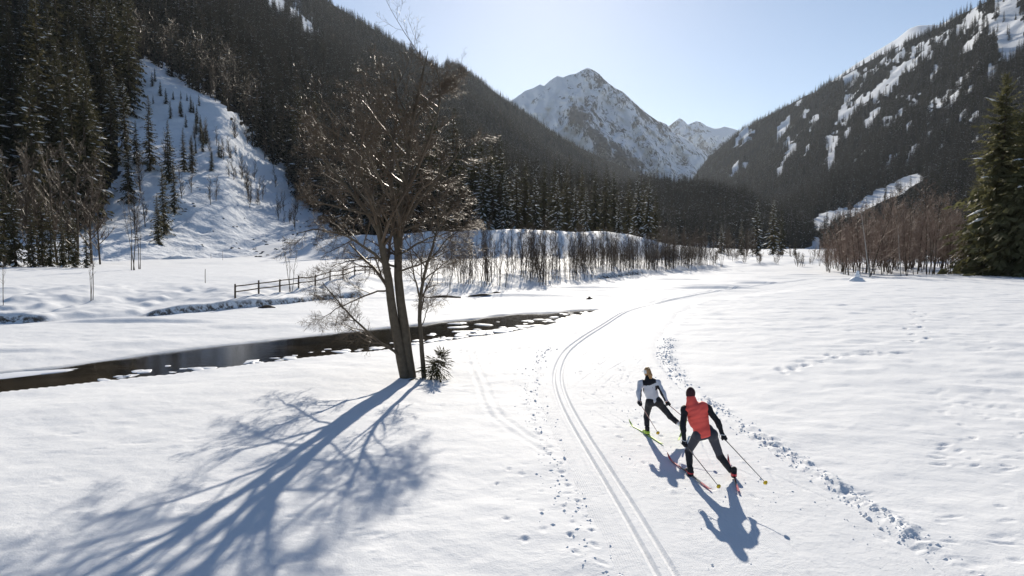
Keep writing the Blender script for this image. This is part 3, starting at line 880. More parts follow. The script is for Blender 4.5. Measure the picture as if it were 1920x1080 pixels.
def spruce(seed, h=24.0, rb=3.1, whorls=26, per=6, steps=5, snow=0.25, bare=0.06, mat=None, ragged=0.25, blade=1.0, join=False, slim=1.0):
    r = np.random.default_rng(seed)
    zs = h * (bare + (0.985 - bare) * np.linspace(0, 1, whorls) ** 0.92)
    zz = np.repeat(zs, per) + r.normal(0, h / whorls * 0.3, whorls * per)
    zz = np.clip(zz, h * bare * 0.8, h * 0.99)
    n = len(zz)
    az = r.uniform(0, 2 * np.pi, n)
    u0 = 1 - zz / h
    L = rb * (u0 ** 0.78) * (1 - 0.22 * sstep(0.75, 1.0, u0)) * (1 + r.normal(0, ragged, n)).clip(0.45, 1.6) + 0.12
    elev = np.radians(np.interp(u0, [0, 0.25, 0.7, 1], [42, 8, -16, -24]) + r.normal(0, 6, n))
    # branch line: leaves the trunk, droops, tip lifts a little
    t = np.linspace(0, 1, steps + 1)
    hx = np.stack([np.cos(az), np.sin(az)], -1)
    lat = L[:, None] * t * np.cos(elev)[:, None]
    ver = L[:, None] * (t * np.sin(elev)[:, None] - 0.16 * t ** 2 * np.sin(np.pi * np.minimum(u0 * 1.4, 1) * 0.5)[:, None] + 0.10 * np.maximum(0, t - 0.6) ** 2 * 4)
    BP = np.concatenate([hx[:, None, :] * lat[..., None], (zz[:, None] + ver)[..., None]], -1)     # n,steps+1,3
    d = unit(np.gradient(BP, axis=1))
    side = unit(np.cross(d, np.array([0, 0, 1.0])))
    bag = Bag()
    K = []
    for s in range(1, steps + 1):
        for sg in (-1, 1):
            l = L * (0.42 - 0.30 * t[s]) * r.uniform(0.7, 1.3, n) * blade + 0.10
            p0 = BP[:, s - 1] * 0.45 + BP[:, s] * 0.55
            fwd = r.uniform(0.35, 1.1, n)[:, None]
            dr = unit(d[:, s] * fwd + sg * side[:, s] * r.uniform(0.6, 1.2, n)[:, None] + np.array([0, 0, -1.0]) * r.uniform(0.15, 0.75, n)[:, None])
            K.append((p0, dr, l))
    l = L * 0.22 + 0.2
    K.append((BP[:, -2], unit(d[:, -1] + np.array([0, 0, -0.15])), l))
    for p0, dr, l in K:
        w = unit(np.cross(dr, r.normal(0, 1, dr.shape) * 0.6 + np.array([0, 0, 1.0]))) * (l * r.uniform(0.16, 0.30, len(l)) * slim)[:, None]
        mid = p0 + dr * (l * 0.45)[:, None]
        tip = p0 + dr * l[:, None] + np.array([0, 0, -0.06]) * l[:, None]
        v = np.stack([p0, mid + w, tip, mid - w], 1).reshape(-1, 3)
        bag.add(v, np.arange(len(v)).reshape(-1, 4))
    # leader
    crown = bag
    tr = Bag()
    tz = np.linspace(0, h, 9)
    tv, tf = tube_arrays(np.stack([0.12 * np.sin(tz / 5 + seed), 0.12 * np.cos(tz / 6 + seed) - 0.12 * np.cos(seed), tz - 0.4], -1)[None], (h * 0.0135 * (1 - tz / h) ** 0.85 + 0.015)[None], 7)
    tr.add(tv, tf)
    # branch wood under the needles
    sn = Bag()
    sel = np.nonzero((r.random(n) < snow) & (u0 > 0.05))[0]
    if len(sel):
        o = np.array([[1, 0, 0], [0, 1, 0], [-1, 0, 0], [0, -1, 0], [0, 0, 1], [0, 0, -0.6]], float)
        of = np.array([[0, 1, 4], [1, 2, 4], [2, 3, 4], [3, 0, 4], [1, 0, 5], [2, 1, 5], [3, 2, 5], [0, 3, 5]])
        k = np.minimum(steps - 1, (r.uniform(0.35, 0.95, len(sel)) * steps).astype(int))
        c = BP[sel, k]; dd = d[sel, k]; ss = side[sel, k]; nn = np.cross(ss, dd)
        a = L[sel] * r.uniform(0.14, 0.40, len(sel)) + 0.08; bw = a * r.uniform(0.22, 0.45, len(sel)); ch = a * r.uniform(0.10, 0.22, len(sel))
        v = c[:, None, :] + np.array([0, 0, 0.10]) + o[None, :, :1] * dd[:, None, :] * a[:, None, None] + o[None, :, 1:2] * ss[:, None, :] * bw[:, None, None] + o[None, :, 2:3] * nn[:, None, :] * ch[:, None, None]
        sn.add(v.reshape(-1, 3), (np.arange(len(sel))[:, None, None] * 6 + of[None]).reshape(-1, 3))
    nm = mat or M_NEEDLE
    if join:
        vs_, fs_, fm = [], [], []
        off = 0; quads = []; tris = []; mq = []; mt = []
        for b_, mi in ((crown, 0), (tr, 1), (sn, 2)):
            for v, f in zip(b_.v, b_.f):
                pass
            if not b_.v: continue
            v = np.concatenate(b_.v)
            f = np.concatenate(b_.f) + off
            (quads if f.shape[1] == 4 else tris).append(f); (mq if f.shape[1] == 4 else mt).append(np.full(len(f), mi))
            vs_.append(v); off += len(v)
        fs = [np.concatenate(quads)] + ([np.concatenate(tris)] if tris else [])
        fm = np.concatenate(mq + mt)
        return mesh('spruce_tree', np.concatenate(vs_), fs, False, [nm, M_BARK, M_SNOWBIT], fm)
    return (tr.mesh('trunk', [M_BARK]), crown.mesh('crown', [nm], False), sn.mesh('clinging_snow', [M_SNOWBIT]) if sn.v else None)

def add_spruce(parts, loc, rz, sc, label, group, name='spruce_tree'):
    root = put(name, None, loc=loc, rz=rz, scale=sc, label=label, cat='tree', group=group)
    root.empty_display_size = 0.5
    put('trunk', parts[0], root); put('crown', parts[1], root)
    if parts[2]: put('clinging_snow', parts[2], root, kind='stuff')
    return root

SPR_MID = [spruce(200 + k, 24, 3.3 + 0.28 * k, 30, 7, 5, 0.10 + 0.05 * k, mat=M_NEEDLE) for k in range(4)]
SPR_SNOWY = [spruce(220 + k, 20, 2.9 + 0.2 * k, 28, 7, 5, 0.72, mat=M_NEEDLE) for k in range(3)]
SPR_FAR = [spruce(240 + k, 24, 4.0, 17, 9, 2, [0.05, 0.09, 0.16, 0.0][k], mat=M_NEEDLE_FAR, blade=1.5, join=True) for k in range(4)]

# ------------------------------------------------------------------ bare trees
def sprout(P, Rr, per, u_lo, u_hi, len_f, rad_f, ang, up, wig, k, r, rmin=0.004, maxlen=99, minlen=0.15):
    """children of the limbs P (n,m,3): per children each, returns (n*per,k,3) lines and radii"""
    n, m, _ = P.shape
    plen = np.linalg.norm(np.diff(P, axis=1), axis=-1).sum(1)
    u = (np.arange(per)[None, :] + r.uniform(0, 1, (n, per))) / per
    u = u_lo + (u_hi - u_lo) * u
    f = u * (m - 1); i = np.minimum(f.astype(int), m - 2); w = f - i
    I = np.arange(n)[:, None]
    p0 = P[I, i] * (1 - w)[..., None] + P[I, i + 1] * w[..., None]
    r0 = Rr[I, i] * (1 - w) + Rr[I, i + 1] * w
    d0 = unit(P[I, i + 1] - P[I, i])
    q = r.normal(0, 1, d0.shape); q = unit(q - (q * d0).sum(-1, keepdims=True) * d0)
    a = np.radians(r.normal(ang, 9, (n, per)))[..., None]
    d = unit(d0 * np.cos(a) + q * np.sin(a))
    L = (plen[:, None] * len_f * r.uniform(0.6, 1.25, (n, per)) * (1.05 - 0.55 * u)).clip(minlen, maxlen)
    d = d.reshape(-1, 3); p = p0.reshape(-1, 3); L = L.reshape(-1); r0 = r0.reshape(-1)
    st = L / (k - 1)
    out = [p]
    for s in range(k - 1):
        d = unit(d + np.array([0, 0, up]) / (k - 1) + r.normal(0, wig, d.shape))
        p = p + d * st[:, None]
        out.append(p)
    C = np.stack(out, 1)
    rr = np.maximum(rmin, np.minimum(r0 * rad_f, L * 0.028 + rmin))
    CR = rr[:, None] * np.linspace(1, 0.35, k)[None]
    return C, np.maximum(CR, rmin * 0.6)

def line(pts, k):
    p = np.asarray(pts, float)
    d = np.concatenate([[0], np.cumsum(np.linalg.norm(np.diff(p, axis=0), axis=1))])
    s = np.linspace(0, d[-1], k)
    q = np.stack([np.interp(s, d, p[:, c]) for c in range(3)], -1)
    for _ in range(2):
        q[1:-1] = 0.25 * q[:-2] + 0.5 * q[1:-1] + 0.25 * q[2:]
    return q

def bare_tree(seed, h=6.0, stems=2, spread=0.12, r0=0.05, l1=14, l2=7, l3=0, ang=38, rt=0.011, mats=None, lf=(0.34, 0.36, 0.5), lo=0.25, up=0.6, name='crown', gap=0.18):
    r = np.random.default_rng(seed)
    k = 8
    P = []
    for s in range(stems):
        a = r.uniform(0, 6.28); hh = h * r.uniform(0.75, 1.0) if s else h
        b = np.array([math.cos(a), math.sin(a), 0]) * (gap * s ** 0.6)
        tl = r.normal(0, spread, 2)
        z = np.linspace(0, 1, k)
        wob = np.cumsum(r.normal(0, 0.012 * h, (k, 2)), 0)
        P.append(np.stack([b[0] + tl[0] * z * hh + wob[:, 0] * z, b[1] + tl[1] * z * hh + wob[:, 1] * z, z * hh - 0.15], -1))
    P = np.array(P)
    Rr = r0 * np.linspace(1, 0.22, k)[None] * r.uniform(0.7, 1.0, (stems, 1)); Rr[0] = r0 * np.linspace(1, 0.2, k)
    tb = Bag(); tb.add(*tube_arrays(P, Rr, 6))
    cb = Bag()
    C1, R1 = sprout(P, Rr, l1, lo, 0.98, lf[0], 0.6, ang, up, 0.12, 5, r, rt * 1.2)
    cb.add(*tube_arrays(C1, R1, 4))
    C2, R2 = sprout(C1, R1, l2, 0.2, 1.0, lf[1], 0.7, 36, up * 0.6, 0.14, 4, r, rt)
    cb.add(*tube_arrays(C2, R2, 3))
    if l3:
        C3, R3 = sprout(C2, R2, l3, 0.2, 1.0, lf[2], 0.8, 36, 0.2, 0.12, 3, r, rt * 0.9)
        cb.add(*tube_arrays(C3, R3, 3))
    m = mats or (M_BARK, M_TWIG)
    return tb.mesh('trunk', [m[0]]), cb.mesh('crown', [m[1]])
def add_bare(parts, loc, rz, sc, label, group, name='bare_tree'):
    root = put(name, None, loc=loc, rz=rz, scale=sc, label=label, cat='tree', group=group)
    root.empty_display_size = 0.5
    put('trunk', parts[0], root); put('crown', parts[1], root)
    return root

THICK = [bare_tree(300 + k, 6.0, [3, 4, 3, 5, 4, 2][k], 0.07, 0.034, 10, 5, 2, 36, 0.0100, (M_BARK, M_TWIG_DARK), (0.20, 0.40, 0.5), 0.15, 0.6, gap=0.55) for k in range(6)]
WOOD = [bare_tree(320 + k, 10.0, [1, 2, 1, 2, 3][k], 0.07, 0.075, 20, 8, 4, 46, 0.011, (M_BARK, M_TWIG_RED), (0.30, 0.42, 0.5), 0.16, 0.35) for k in range(5)]
ROUND = [bare_tree(340 + k, 17.0, 1 + k % 2, 0.05, 0.20, 26, 9, 7, 40, 0.013, (M_BARK, M_TWIG_DARK), (0.27, 0.40, 0.5), 0.12, 0.5) for k in range(3)]
SAPLING = [bare_tree(360 + k, 4.5, 3, 0.07, 0.030, 8, 4, 0, 30, 0.006, (M_BARK, M_TWIG), (0.22, 0.3, 0.5), 0.4, 0.7) for k in range(3)]
SLIM = [bare_tree(370 + k, 10.5, 3, 0.04, 0.07, 14, 6, 2, 40, 0.008, (M_BARK, M_TWIG), (0.15, 0.35, 0.5), 0.45, 0.6) for k in range(2)]
BUSH = [bare_tree(380 + k, 2.4, 8, 0.32, 0.022, 7, 5, 2, 34, 0.009, (M_BARK, M_TWIG), (0.35, 0.4, 0.5), 0.12, 0.5) for k in range(3)]
BIRCH = [bare_tree(390 + k, 10.5, 1, 0.10, 0.10, 9, 5, 2, 42, 0.009, (M_BIRCH, M_TWIG_RED), (0.2, 0.36, 0.5), 0.35, 0.6) for k in range(2)]

# ------------------------------------------------------------------ the forest on the slopes
def hill_point(h, px, D):
    i = int(np.clip(round((px - h.px[0]) / (h.px[1] - h.px[0])), 0, len(h.px) - 1))
    j = int(np.clip(np.searchsorted(h.D[:, i], D), 0, h.D.shape[0] - 1))
    return h.P[j, i]
pL, pxL, pyL, DL = left.scatter(5.6, 401, grow=0.42)
rg = np.random.default_rng(77)
in_clear = np.zeros(len(pL), bool)
for p in PATCHES_L: in_clear |= in_poly(pxL + 12 * vnoise(pxL / 16, pyL / 16, 81), pyL + 9 * vnoise(pxL / 11, pyL / 11, 82), p)
keep = ~in_clear & (pyL > -190) & (pxL > -220) & (pxL < 1375)
keep &= ~((DL < 175) & (pxL < 640) & (pyL > 425))            # open snow at the foot of the slope
keep &= ~((pxL > 640) & (DL < 235))
keep &= ~((pxL > 225) & (pxL < 640) & (pyL > 372) & (DL < 240))
# thin belt of brown hardwoods along the gully edge
belt = in_poly(pxL, pyL, [(245, 60), (300, 70), (370, 105), (440, 140), (500, 210), (480, 262), (430, 215), (375, 168), (290, 108), (250, 100)])
isbare = belt & (rg.random(len(pL)) < 0.72) | (rg.random(len(pL)) < 0.06 + 0.10 * (DL > 1400))
hscale = np.exp(rg.normal(0, 0.22, len(pL))) * np.where(DL > 1500, 0.9, 1.06)
stand = (pxL < 250) & (DL < 420)
hscale *= np.where(stand, 1.38, np.where(pxL < 250, 1.15, 1.0))
keep &= ~(stand & (rg.random(len(pL)) < 0.38))
order = np.argsort(DL / hscale)
order = order[keep[order]]
near = [i for i in order if not isbare[i] and pyL[i] < 520 and pxL[i] > -30]
near_set = near[:150]
def who(i):
    px, D = pxL[i], DL[i]
    if px < 255: return 'tall dark spruce in the dense stand beside the snow gully', 'spruces in the stand beside the gully'
    if px < 640: return 'dark spruce on the slope above the snow filled gully', 'spruces above the gully'
    if px < 900: return 'dark spruce at the foot of the hillside behind the big bare alder', 'spruces behind the bare alder'
    return 'dark spruce in the hillside wood behind the snow laden spruces', 'spruces behind the snow laden spruces'
used = np.zeros(len(pL), bool)
for i in near_set:
    lab, grp = who(i)
    used[i] = True
    k = int(rg.integers(0, 4)); snowy = rg.random() > .85
    if snowy: lab, grp = lab.replace('tall dark', 'snow streaked').replace('dark spruce', 'snow streaked spruce'), grp.replace('spruces', 'snow streaked spruces', 1)
    add_spruce(SPR_SNOWY[k % 3] if snowy else SPR_MID[k], pL[i] - [0, 0, 0.3], rg.uniform(0, 6.28), float(hscale[i]) * 1.05, lab, grp)
# a few single-mesh spruces that also serve as the pattern for the far forest
pattern = []
for k, i in enumerate([j for j in near[150:] if 300 < pxL[j] < 1000][:4]):
    used[i] = True
    pattern.append(put('spruce_tree', SPR_FAR[k], loc=pL[i] - [0, 0, .3], rz=1.3 * k, scale=float(hscale[i]),
                       label='small dark spruce in the crowded hillside wood', cat='tree', group='small spruces in the hillside wood'))
def far_mesh(parts, name):
    """trunk and crown of a bare tree as one mesh for far use"""
    bm_v = []; bm_f = []; fm = []; off = 0
    for mi, m in enumerate(parts):
        v = np.empty(len(m.vertices) * 3, np.float32); m.vertices.foreach_get('co', v)
        li = np.empty(len(m.loops), np.int32); m.loops.foreach_get('vertex_index', li)
        bm_v.append(v.reshape(-1, 3)); bm_f.append(li.reshape(-1, 4) + off); fm.append(np.full(len(bm_f[-1]), mi)); off += len(bm_v[-1])
    return mesh(name, np.concatenate(bm_v), np.concatenate(bm_f), True, [M_BARK, M_TWIG], np.concatenate(fm))
BARE_FAR = far_mesh(bare_tree(399, 15.0, 1, 0.04, 0.22, 14, 6, 2, 44, 0.05, (M_BARK, M_TWIG), (0.38, 0.42, 0.5), 0.2, 0.5), 'bare_tree')
bi = [i for i in order if isbare[i] and 250 < pxL[i] < 480][:1][0]
used[bi] = True
pat_bare = put('bare_tree', BARE_FAR, loc=pL[bi], rz=.4, scale=1.0, label='bare brown hardwood tree at the upper edge of the snow gully', cat='tree')

def forest_nodes(name, objs):
    ng = bpy.data.node_groups.new(name, 'GeometryNodeTree')
    ng.interface.new_socket('Geometry', in_out='INPUT', socket_type='NodeSocketGeometry')
    ng.interface.new_socket('Geometry', in_out='OUTPUT', socket_type='NodeSocketGeometry')
    gi = ng.nodes.new('NodeGroupInput'); go = ng.nodes.new('NodeGroupOutput')
    jn = ng.nodes.new('GeometryNodeJoinGeometry')
    for o in objs:
        oi = ng.nodes.new('GeometryNodeObjectInfo'); oi.inputs['Object'].default_value = o
        oi.transform_space = 'ORIGINAL'
        g2 = ng.nodes.new('GeometryNodeGeometryToInstance')
        ng.links.new(oi.outputs['Geometry'], g2.inputs[0]); ng.links.new(g2.outputs[0], jn.inputs[0])
    ip = ng.nodes.new('GeometryNodeInstanceOnPoints')
    ip.inputs['Pick Instance'].default_value = True
    def named(nm, t):
        n = ng.nodes.new('GeometryNodeInputNamedAttribute'); n.data_type = t; n.inputs[0].default_value = nm
        return n.outputs[0]
    ng.links.new(gi.outputs[0], ip.inputs['Points'])
    ng.links.new(jn.outputs[0], ip.inputs['Instance'])
    ng.links.new(named('variant', 'INT'), ip.inputs['Instance Index'])
    cx_ = ng.nodes.new('ShaderNodeCombineXYZ'); ng.links.new(named('turn', 'FLOAT'), cx_.inputs[2])
    ng.links.new(cx_.outputs[0], ip.inputs['Rotation'])
    ng.links.new(named('size', 'FLOAT'), ip.inputs['Scale'])
    ng.links.new(ip.outputs[0], go.inputs[0])
    return ng
def forest(name, pts, size, variant, objs, label):
    m = bpy.data.meshes.new(name)
    m.vertices.add(len(pts)); m.vertices.foreach_set('co', np.ascontiguousarray(pts, np.float32).ravel())
    a = m.attributes.new('size', 'FLOAT', 'POINT'); a.data.foreach_set('value', np.ascontiguousarray(size, np.float32))
    a = m.attributes.new('turn', 'FLOAT', 'POINT'); a.data.foreach_set('value', rg.uniform(0, 6.28, len(pts)).astype(np.float32))
    a = m.attributes.new('variant', 'INT', 'POINT'); a.data.foreach_set('value', np.ascontiguousarray(variant, np.int32))
    m.update()
    o = put(name, m, label=label, cat='forest', kind='stuff')
    md = o.modifiers.new('trees', 'NODES'); md.node_group = forest_nodes(name, objs)
    return o
rest = keep & ~used
sL = rest & ~isbare
forest('spruce_forest', pL[sL] - [0, 0, .4], hscale[sL] * 1.05, rg.integers(0, 4, sL.sum()), pattern, 'dark spruce forest covering the steep hillside around the snow gully')
bL = rest & isbare
forest('bare_wood', pL[bL] - [0, 0, .4], hscale[bL] * rg.uniform(.7, 1.15, bL.sum()), np.zeros(bL.sum(), int), [pat_bare], 'bare brown hardwoods scattered through the hillside forest')

pR, pxR, pyR, DR = right.scatter(5.8, 402, grow=0.34)
jx = 9 * vnoise(pxR / 12, pyR / 12, 83); jy = 9 * vnoise(pxR / 9, pyR / 9, 84)
clear = np.zeros(len(pR), bool)
for p in PATCHES_R[:-2]: clear |= in_poly(pxR + jx, pyR + jy, p)
top_py = 24 * F / DR
for p in PATCHES_R[-2:]:
    for q in (0, .35, .75): clear |= in_poly(pxR, pyR - top_py * q, p)
clear |= small_clearings(pxR, pyR)
thin = sstep(0.10, 0.30, vnoise(pxR / 26, pyR / 40, 85) - 0.35) * sstep(170, 60, pyR)
kp = ~(clear & (rg.random(len(pR)) < 0.96)) & (rg.random(len(pR)) > thin * 0.75) & (pyR > -120) & (pxR < 2060) & (pxR > 1266)
forest('mountain_forest', pR[kp] - [0, 0, .4], np.exp(rg.normal(0, .2, kp.sum())) * 0.95, rg.integers(0, 4, kp.sum()), pattern, 'dark spruce forest on the shaded mountainside across the valley')
pM, pxM, pyM, DM = mid.scatter(6.2, 403)
low_strip = in_poly(pxM, pyM - 8 * F / DM, PATCHES_R[-1]) | in_poly(pxM, pyM - 20 * F / DM, PATCHES_R[-1])
km = ~low_strip & (pxM > 1110) & (pxM < 1590) & (rg.random(len(pM)) > 0.25 * (vnoise(pxM / 18, pyM / 10, 103) > 0.4))
forest('valley_end_forest', pM[km] - [0, 0, .4], np.exp(rg.normal(0, .2, km.sum())) * 0.9, rg.integers(0, 4, km.sum()), pattern, 'dark conifer wood on the low rise at the valley end')
# ------------------------------------------------------------------ the big bare alder and its neighbours
def MP(px, py, dD=0.0, D0=23.55):
    return at(px, py, D0 + dD)
limbs = [
    ([(761, 714, 0), (752, 665, 0), (742, 612, 0), (733, 563, 0), (729, 515, 0), (726, 480, -.1), (717, 440, -.1), (711, 400, -.2), (690, 330, -.4), (664, 262, -.5), (645, 205, -.6)], .185, .018),
    ([(771, 712, .1), (768, 668, .1), (763, 622, .1), (757, 578, .1), (750, 525, .1), (746, 480, .1), (749, 448, .1), (757, 413, .1), (764, 347, .1), (768, 290, .2), (780, 220, .2), (792, 150, .3), (808, 92, .3)], .185, .011),
    ([(746, 470, .1), (737, 400, .3), (735, 330, .5), (742, 260, .7), (750, 190, .8), (744, 130, .8)], .10, .012),
    ([(722, 452, -.1), (692, 402, -.4), (652, 352, -.6), (612, 302, -.8), (585, 262, -.9)], .08, .012),
    ([(757, 415, .1), (790, 372, .4), (828, 332, .6), (858, 292, .7), (874, 258, .8)], .07, .012),
    ([(764, 350, .1), (798, 292, -.3), (822, 232, -.5), (834, 180, -.6), (828, 122, -.6)], .065, .010),
    ([(731, 505, 0), (692, 466, -.5), (642, 440, -.9), (592, 430, -1.2), (552, 440, -1.4)], .055, .010),
    ([(757, 682, 0), (738, 652, -.2), (716, 654, -.4), (690, 625, -.7), (662, 598, -.9), (632, 566, -1.1), (606, 530, -1.2)], .052, .010),
    ([(737, 545, 0), (702, 548, .4), (664, 562, .7), (626, 582, 1.0), (596, 602, 1.1)], .035, .008),
    ([(742, 500, 0), (702, 478, .9), (662, 486, 1.5), (628, 500, 2.0)], .04, .008),
    ([(752, 425, 0), (740, 382, -1.0), (720, 342, -1.9), (700, 302, -2.6), (690, 262, -3.0)], .06, .010),
    ([(760, 385, .1), (776, 332, 1.0), (788, 282, 1.9), (792, 232, 2.5)], .06, .010),
    ([(712, 408, -.2), (682, 370, 1.0), (652, 330, 1.8), (622, 290, 2.4)], .05, .010),
    ([(764, 350, .1), (746, 302, -.9), (734, 242, -1.5), (716, 182, -1.9)], .05, .009),
    ([(757, 432, .1), (798, 420, .5), (838, 402, .9), (884, 388, 1.2)], .045, .009),
    ([(745, 508, .1), (780, 502, -.5), (816, 486, -1.0), (850, 474, -1.4)], .035, .008),
    ([(690, 332, -.4), (655, 300, -.2), (615, 262, .1), (575, 240, .3)], .05, .010),
    ([(768, 292, .2), (752, 230, .2), (722, 172, .3), (700, 130, .4)], .05, .010),
    ([(780, 225, .2), (808, 190, .3), (840, 165, .4), (862, 150, .4)], .035, .008),
    ([(735, 335, .5), (700, 290, .6), (672, 230, .8), (662, 175, .9)], .05, .010),
    ([(712, 405, -.2), (668, 395, -.9), (618, 385, -1.4), (560, 372, -1.8)], .045, .009),
    ([(745, 480, 0), (800, 452, 1.0), (842, 440, 1.8), (876, 430, 2.4)], .04, .008),
]
K = 14
def grow_tree(limbs, D0, seed, base, per=(10, 8, 7, 2), lens=(0.42, 0.46, 0.5, 0.55), rt=0.0041):
    r = np.random.default_rng(seed)
    P = np.array([line([MP(a, b, c, D0) for a, b, c in l[0]], K) for l in limbs])
    jit = np.cumsum(r.normal(0, 0.022, P.shape), 1); jit[:, 0] = 0
    P = P + jit
    Rr = np.array([np.linspace(1, 0, K) ** 0.8 * (l[1] - l[2]) + l[2] for l in limbs])
    tr = Bag(); P0 = P - base
    tr.add(*tube_arrays(P0, Rr, 9))
    br = Bag(); tw = Bag()
    C1, R1 = sprout(P0, Rr, per[0], 0.30, 0.99, lens[0], 0.55, 48, 0.25, 0.10, 7, r, 0.006, 2.4, 0.5)
    br.add(*tube_arrays(C1, R1, 5))
    C2, R2 = sprout(C1, R1, per[1], 0.15, 1.0, lens[1], 0.6, 44, 0.10, 0.13, 5, r, rt * 1.1, 1.2, 0.25)
    br.add(*tube_arrays(C2, R2, 3))
    C3, R3 = sprout(C2, R2, per[2], 0.15, 1.0, lens[2], 0.7, 42, 0.05, 0.14, 4, r, rt * .85, 0.6, 0.16)
    tw.add(*tube_arrays(C3, R3, 3))
    C4, R4 = sprout(C3, R3, per[3], 0.25, 1.0, lens[3], 0.8, 40, 0.0, 0.12, 2, r, rt * .8, 0.4, 0.12)
    tw.add(*tube_arrays(C4, R4, 3))
    return tr.mesh('trunk', [M_ALDER]), br.mesh('branches', [M_TWIG]), tw.mesh('twigs', [M_TWIG])
M_ALDER = simple('alder_bark', (0.115, 0.092, 0.068), 0.85, 0.1, 0.6, 6, 0.7)
base = ground(766, 707); base[2] = ground_z(base[0], base[1])
tr_, br_, tw_ = grow_tree(limbs, base[1], 7, base)
root = put('alder_tree', None, loc=base, label='tall bare alder with twin trunks and long blue shadow by the river', cat='tree')
put('trunk', tr_, root); put('branches', br_, root); put('twigs', tw_, root, kind='stuff')
limbs2 = [
    ([(795, 712, 0), (793, 665, 0), (790, 620, 0), (791, 570, 0), (796, 520, 0), (806, 478, 0), (816, 440, 0), (832, 400, .2), (850, 362, .3)], .085, .010),
    ([(791, 568, 0), (778, 522, -.2), (771, 480, -.3), (766, 436, -.4)], .035, .007),
    ([(803, 490, 0), (836, 458, .3), (862, 438, .5), (884, 420, .6)], .03, .007),
    ([(796, 525, 0), (826, 505, -.4), (850, 480, -.6), (872, 466, -.8)], .025, .007),
    ([(816, 440, 0), (806, 400, .4), (802, 365, .6), (806, 330, .7)], .03, .007),
    ([(790, 610, 0), (806, 582, .3), (824, 560, .5)], .018, .006),
]
base2 = ground(795, 706); base2[2] = ground_z(base2[0], base2[1])
a_, b2_, c_ = grow_tree(limbs2, base2[1], 17, base2, (9, 6, 5, 2), (0.30, 0.42, 0.45, 0.5))
root = put('alder_tree', None, loc=base2, label='slender bare alder with a single thin trunk beside the bushy spruce seedling', cat='tree')
put('trunk', a_, root); put('branches', b2_, root); put('twigs', c_, root, kind='stuff')
SEED = spruce(500, 0.9, 0.46, 11, 8, 7, 0.0, 0.2, M_NEEDLE, 0.5, 0.5, slim=0.42)
sb = ground(811, 708); sb[2] = ground_z(sb[0], sb[1])
o = add_spruce(SEED, sb, 0.6, 1.0, 'small bushy dark spruce seedling at the foot of the bare alders', None, 'spruce_seedling')
o.rotation_euler = (R(8), R(20), 0.6)

# ------------------------------------------------------------------ hand placed trees of the valley floor
def hill_z(h, x, y):
    px = 960 + F * x / y
    if px < h.px[0] or px > h.px[-1]: return -50
    f = (px - h.px[0]) / (h.px[1] - h.px[0]); i = int(min(max(f, 0), len(h.px) - 2)); w = f - i
    z = [np.interp(y, h.P[:, k, 1], h.P[:, k, 2], left=-50) for k in (i, i + 1)]
    return z[0] * (1 - w) + z[1] * w
def foot(px, D):
    x = (px - 960) / F * D
    z = ground_z(x, D)
    return np.array([x, D, max(z, hill_z(left, x, D) if px < 1270 else -50)])
rt = np.random.default_rng(909)
turn = lambda: float(rt.uniform(0, 6.28))

# spruces and brown hardwoods on the left, at the edge of the open snow
for px, D, h in [(-45, 104, 13), (-8, 100, 14), (28, 106, 12.5), (62, 104, 10), (96, 106, 9.5), (118, 101, 8), (142, 100, 7.5), (163, 98, 6), (80, 112, 13), (10, 116, 17), (130, 120, 11)]:
    add_spruce(SPR_MID[int(rt.integers(0, 4))], foot(px, D) - [0, 0, .2], turn(), h / 24 * (1, 1, 1)[0], 'low dense spruce at the edge of the open snow under brown hardwoods', 'spruces at the edge of the open snow')
for px, D, h in [(-30, 110, 18), (30, 118, 18), (75, 112, 17.5), (108, 116, 18.5), (145, 114, 19), (172, 122, 18), (188, 116, 14), (55, 128, 20), (120, 130, 20)]:
    add_bare(ROUND[int(rt.integers(0, 3))], foot(px, D), turn(), h / 17, 'brown leafless hardwood with a round twiggy crown above low spruces', 'round brown hardwoods above the low spruces')
for px, D, h, kind in [(287, 232, 25, 0), (310, 188, 19, 1), (330, 205, 16, 0), (262, 236, 15, 2), (246, 205, 19, 3), (322, 226, 20, 2), (350, 238, 15, 1), (365, 240, 13, 3), (298, 176, 13, 2)]:
    add_spruce(SPR_MID[kind], foot(px, D) - [0, 0, .3], turn(), h / 24, 'slim dark spruce standing in the lower avalanche gully', 'spruces standing in the gully')
for px, D, h in [(268, 215, 12), (345, 214, 10), (398, 218, 9), (408, 222, 8), (275, 190, 11), (425, 262, 9), (445, 300, 11), (470, 320, 12), (500, 330, 12), (390, 330, 8), (410, 335, 8), (480, 280, 9), (520, 300, 10), (545, 310, 11), (362, 222, 9), (315, 240, 12), (255, 185, 10)]:
    add_bare(ROUND[int(rt.integers(0, 3))], foot(px, D) - [0, 0, .2], turn(), h / 17, 'bare brown bushy tree growing on the snow of the gully', 'bushy bare trees in the gully')
for k in range(34):
    t = rt.random(); px = 285 + 140 * t + rt.normal(0, 12); D = 322 - 62 * t + rt.normal(0, 12)
    add_spruce(SPR_MID[k % 4], foot(px, D) - [0, 0, .2], turn(), rt.uniform(.14, .36), 'little young spruce scattered across the upper snow gully', 'young spruces in the upper gully')
for k in range(36):
    t = rt.random(); px = 375 + 190 * t + rt.normal(0, 20); D = 268 + rt.normal(0, 14) - 10 * t
    add_bare(ROUND[k % 3], foot(px, D) - [0, 0, .2], turn(), rt.uniform(.25, .6), 'bushy grey brown bare tree along the far rim of the gully', 'bare trees along the gully rim')
add_bare(SLIM[0], foot(250, 91), 0.4, 1.0, 'clump of three slim bare trunks standing alone on open snow', None)
add_bare(SLIM[1], foot(263, 94), 2.4, 0.75, 'shorter slim bare clump beside the tall lone clump', None)
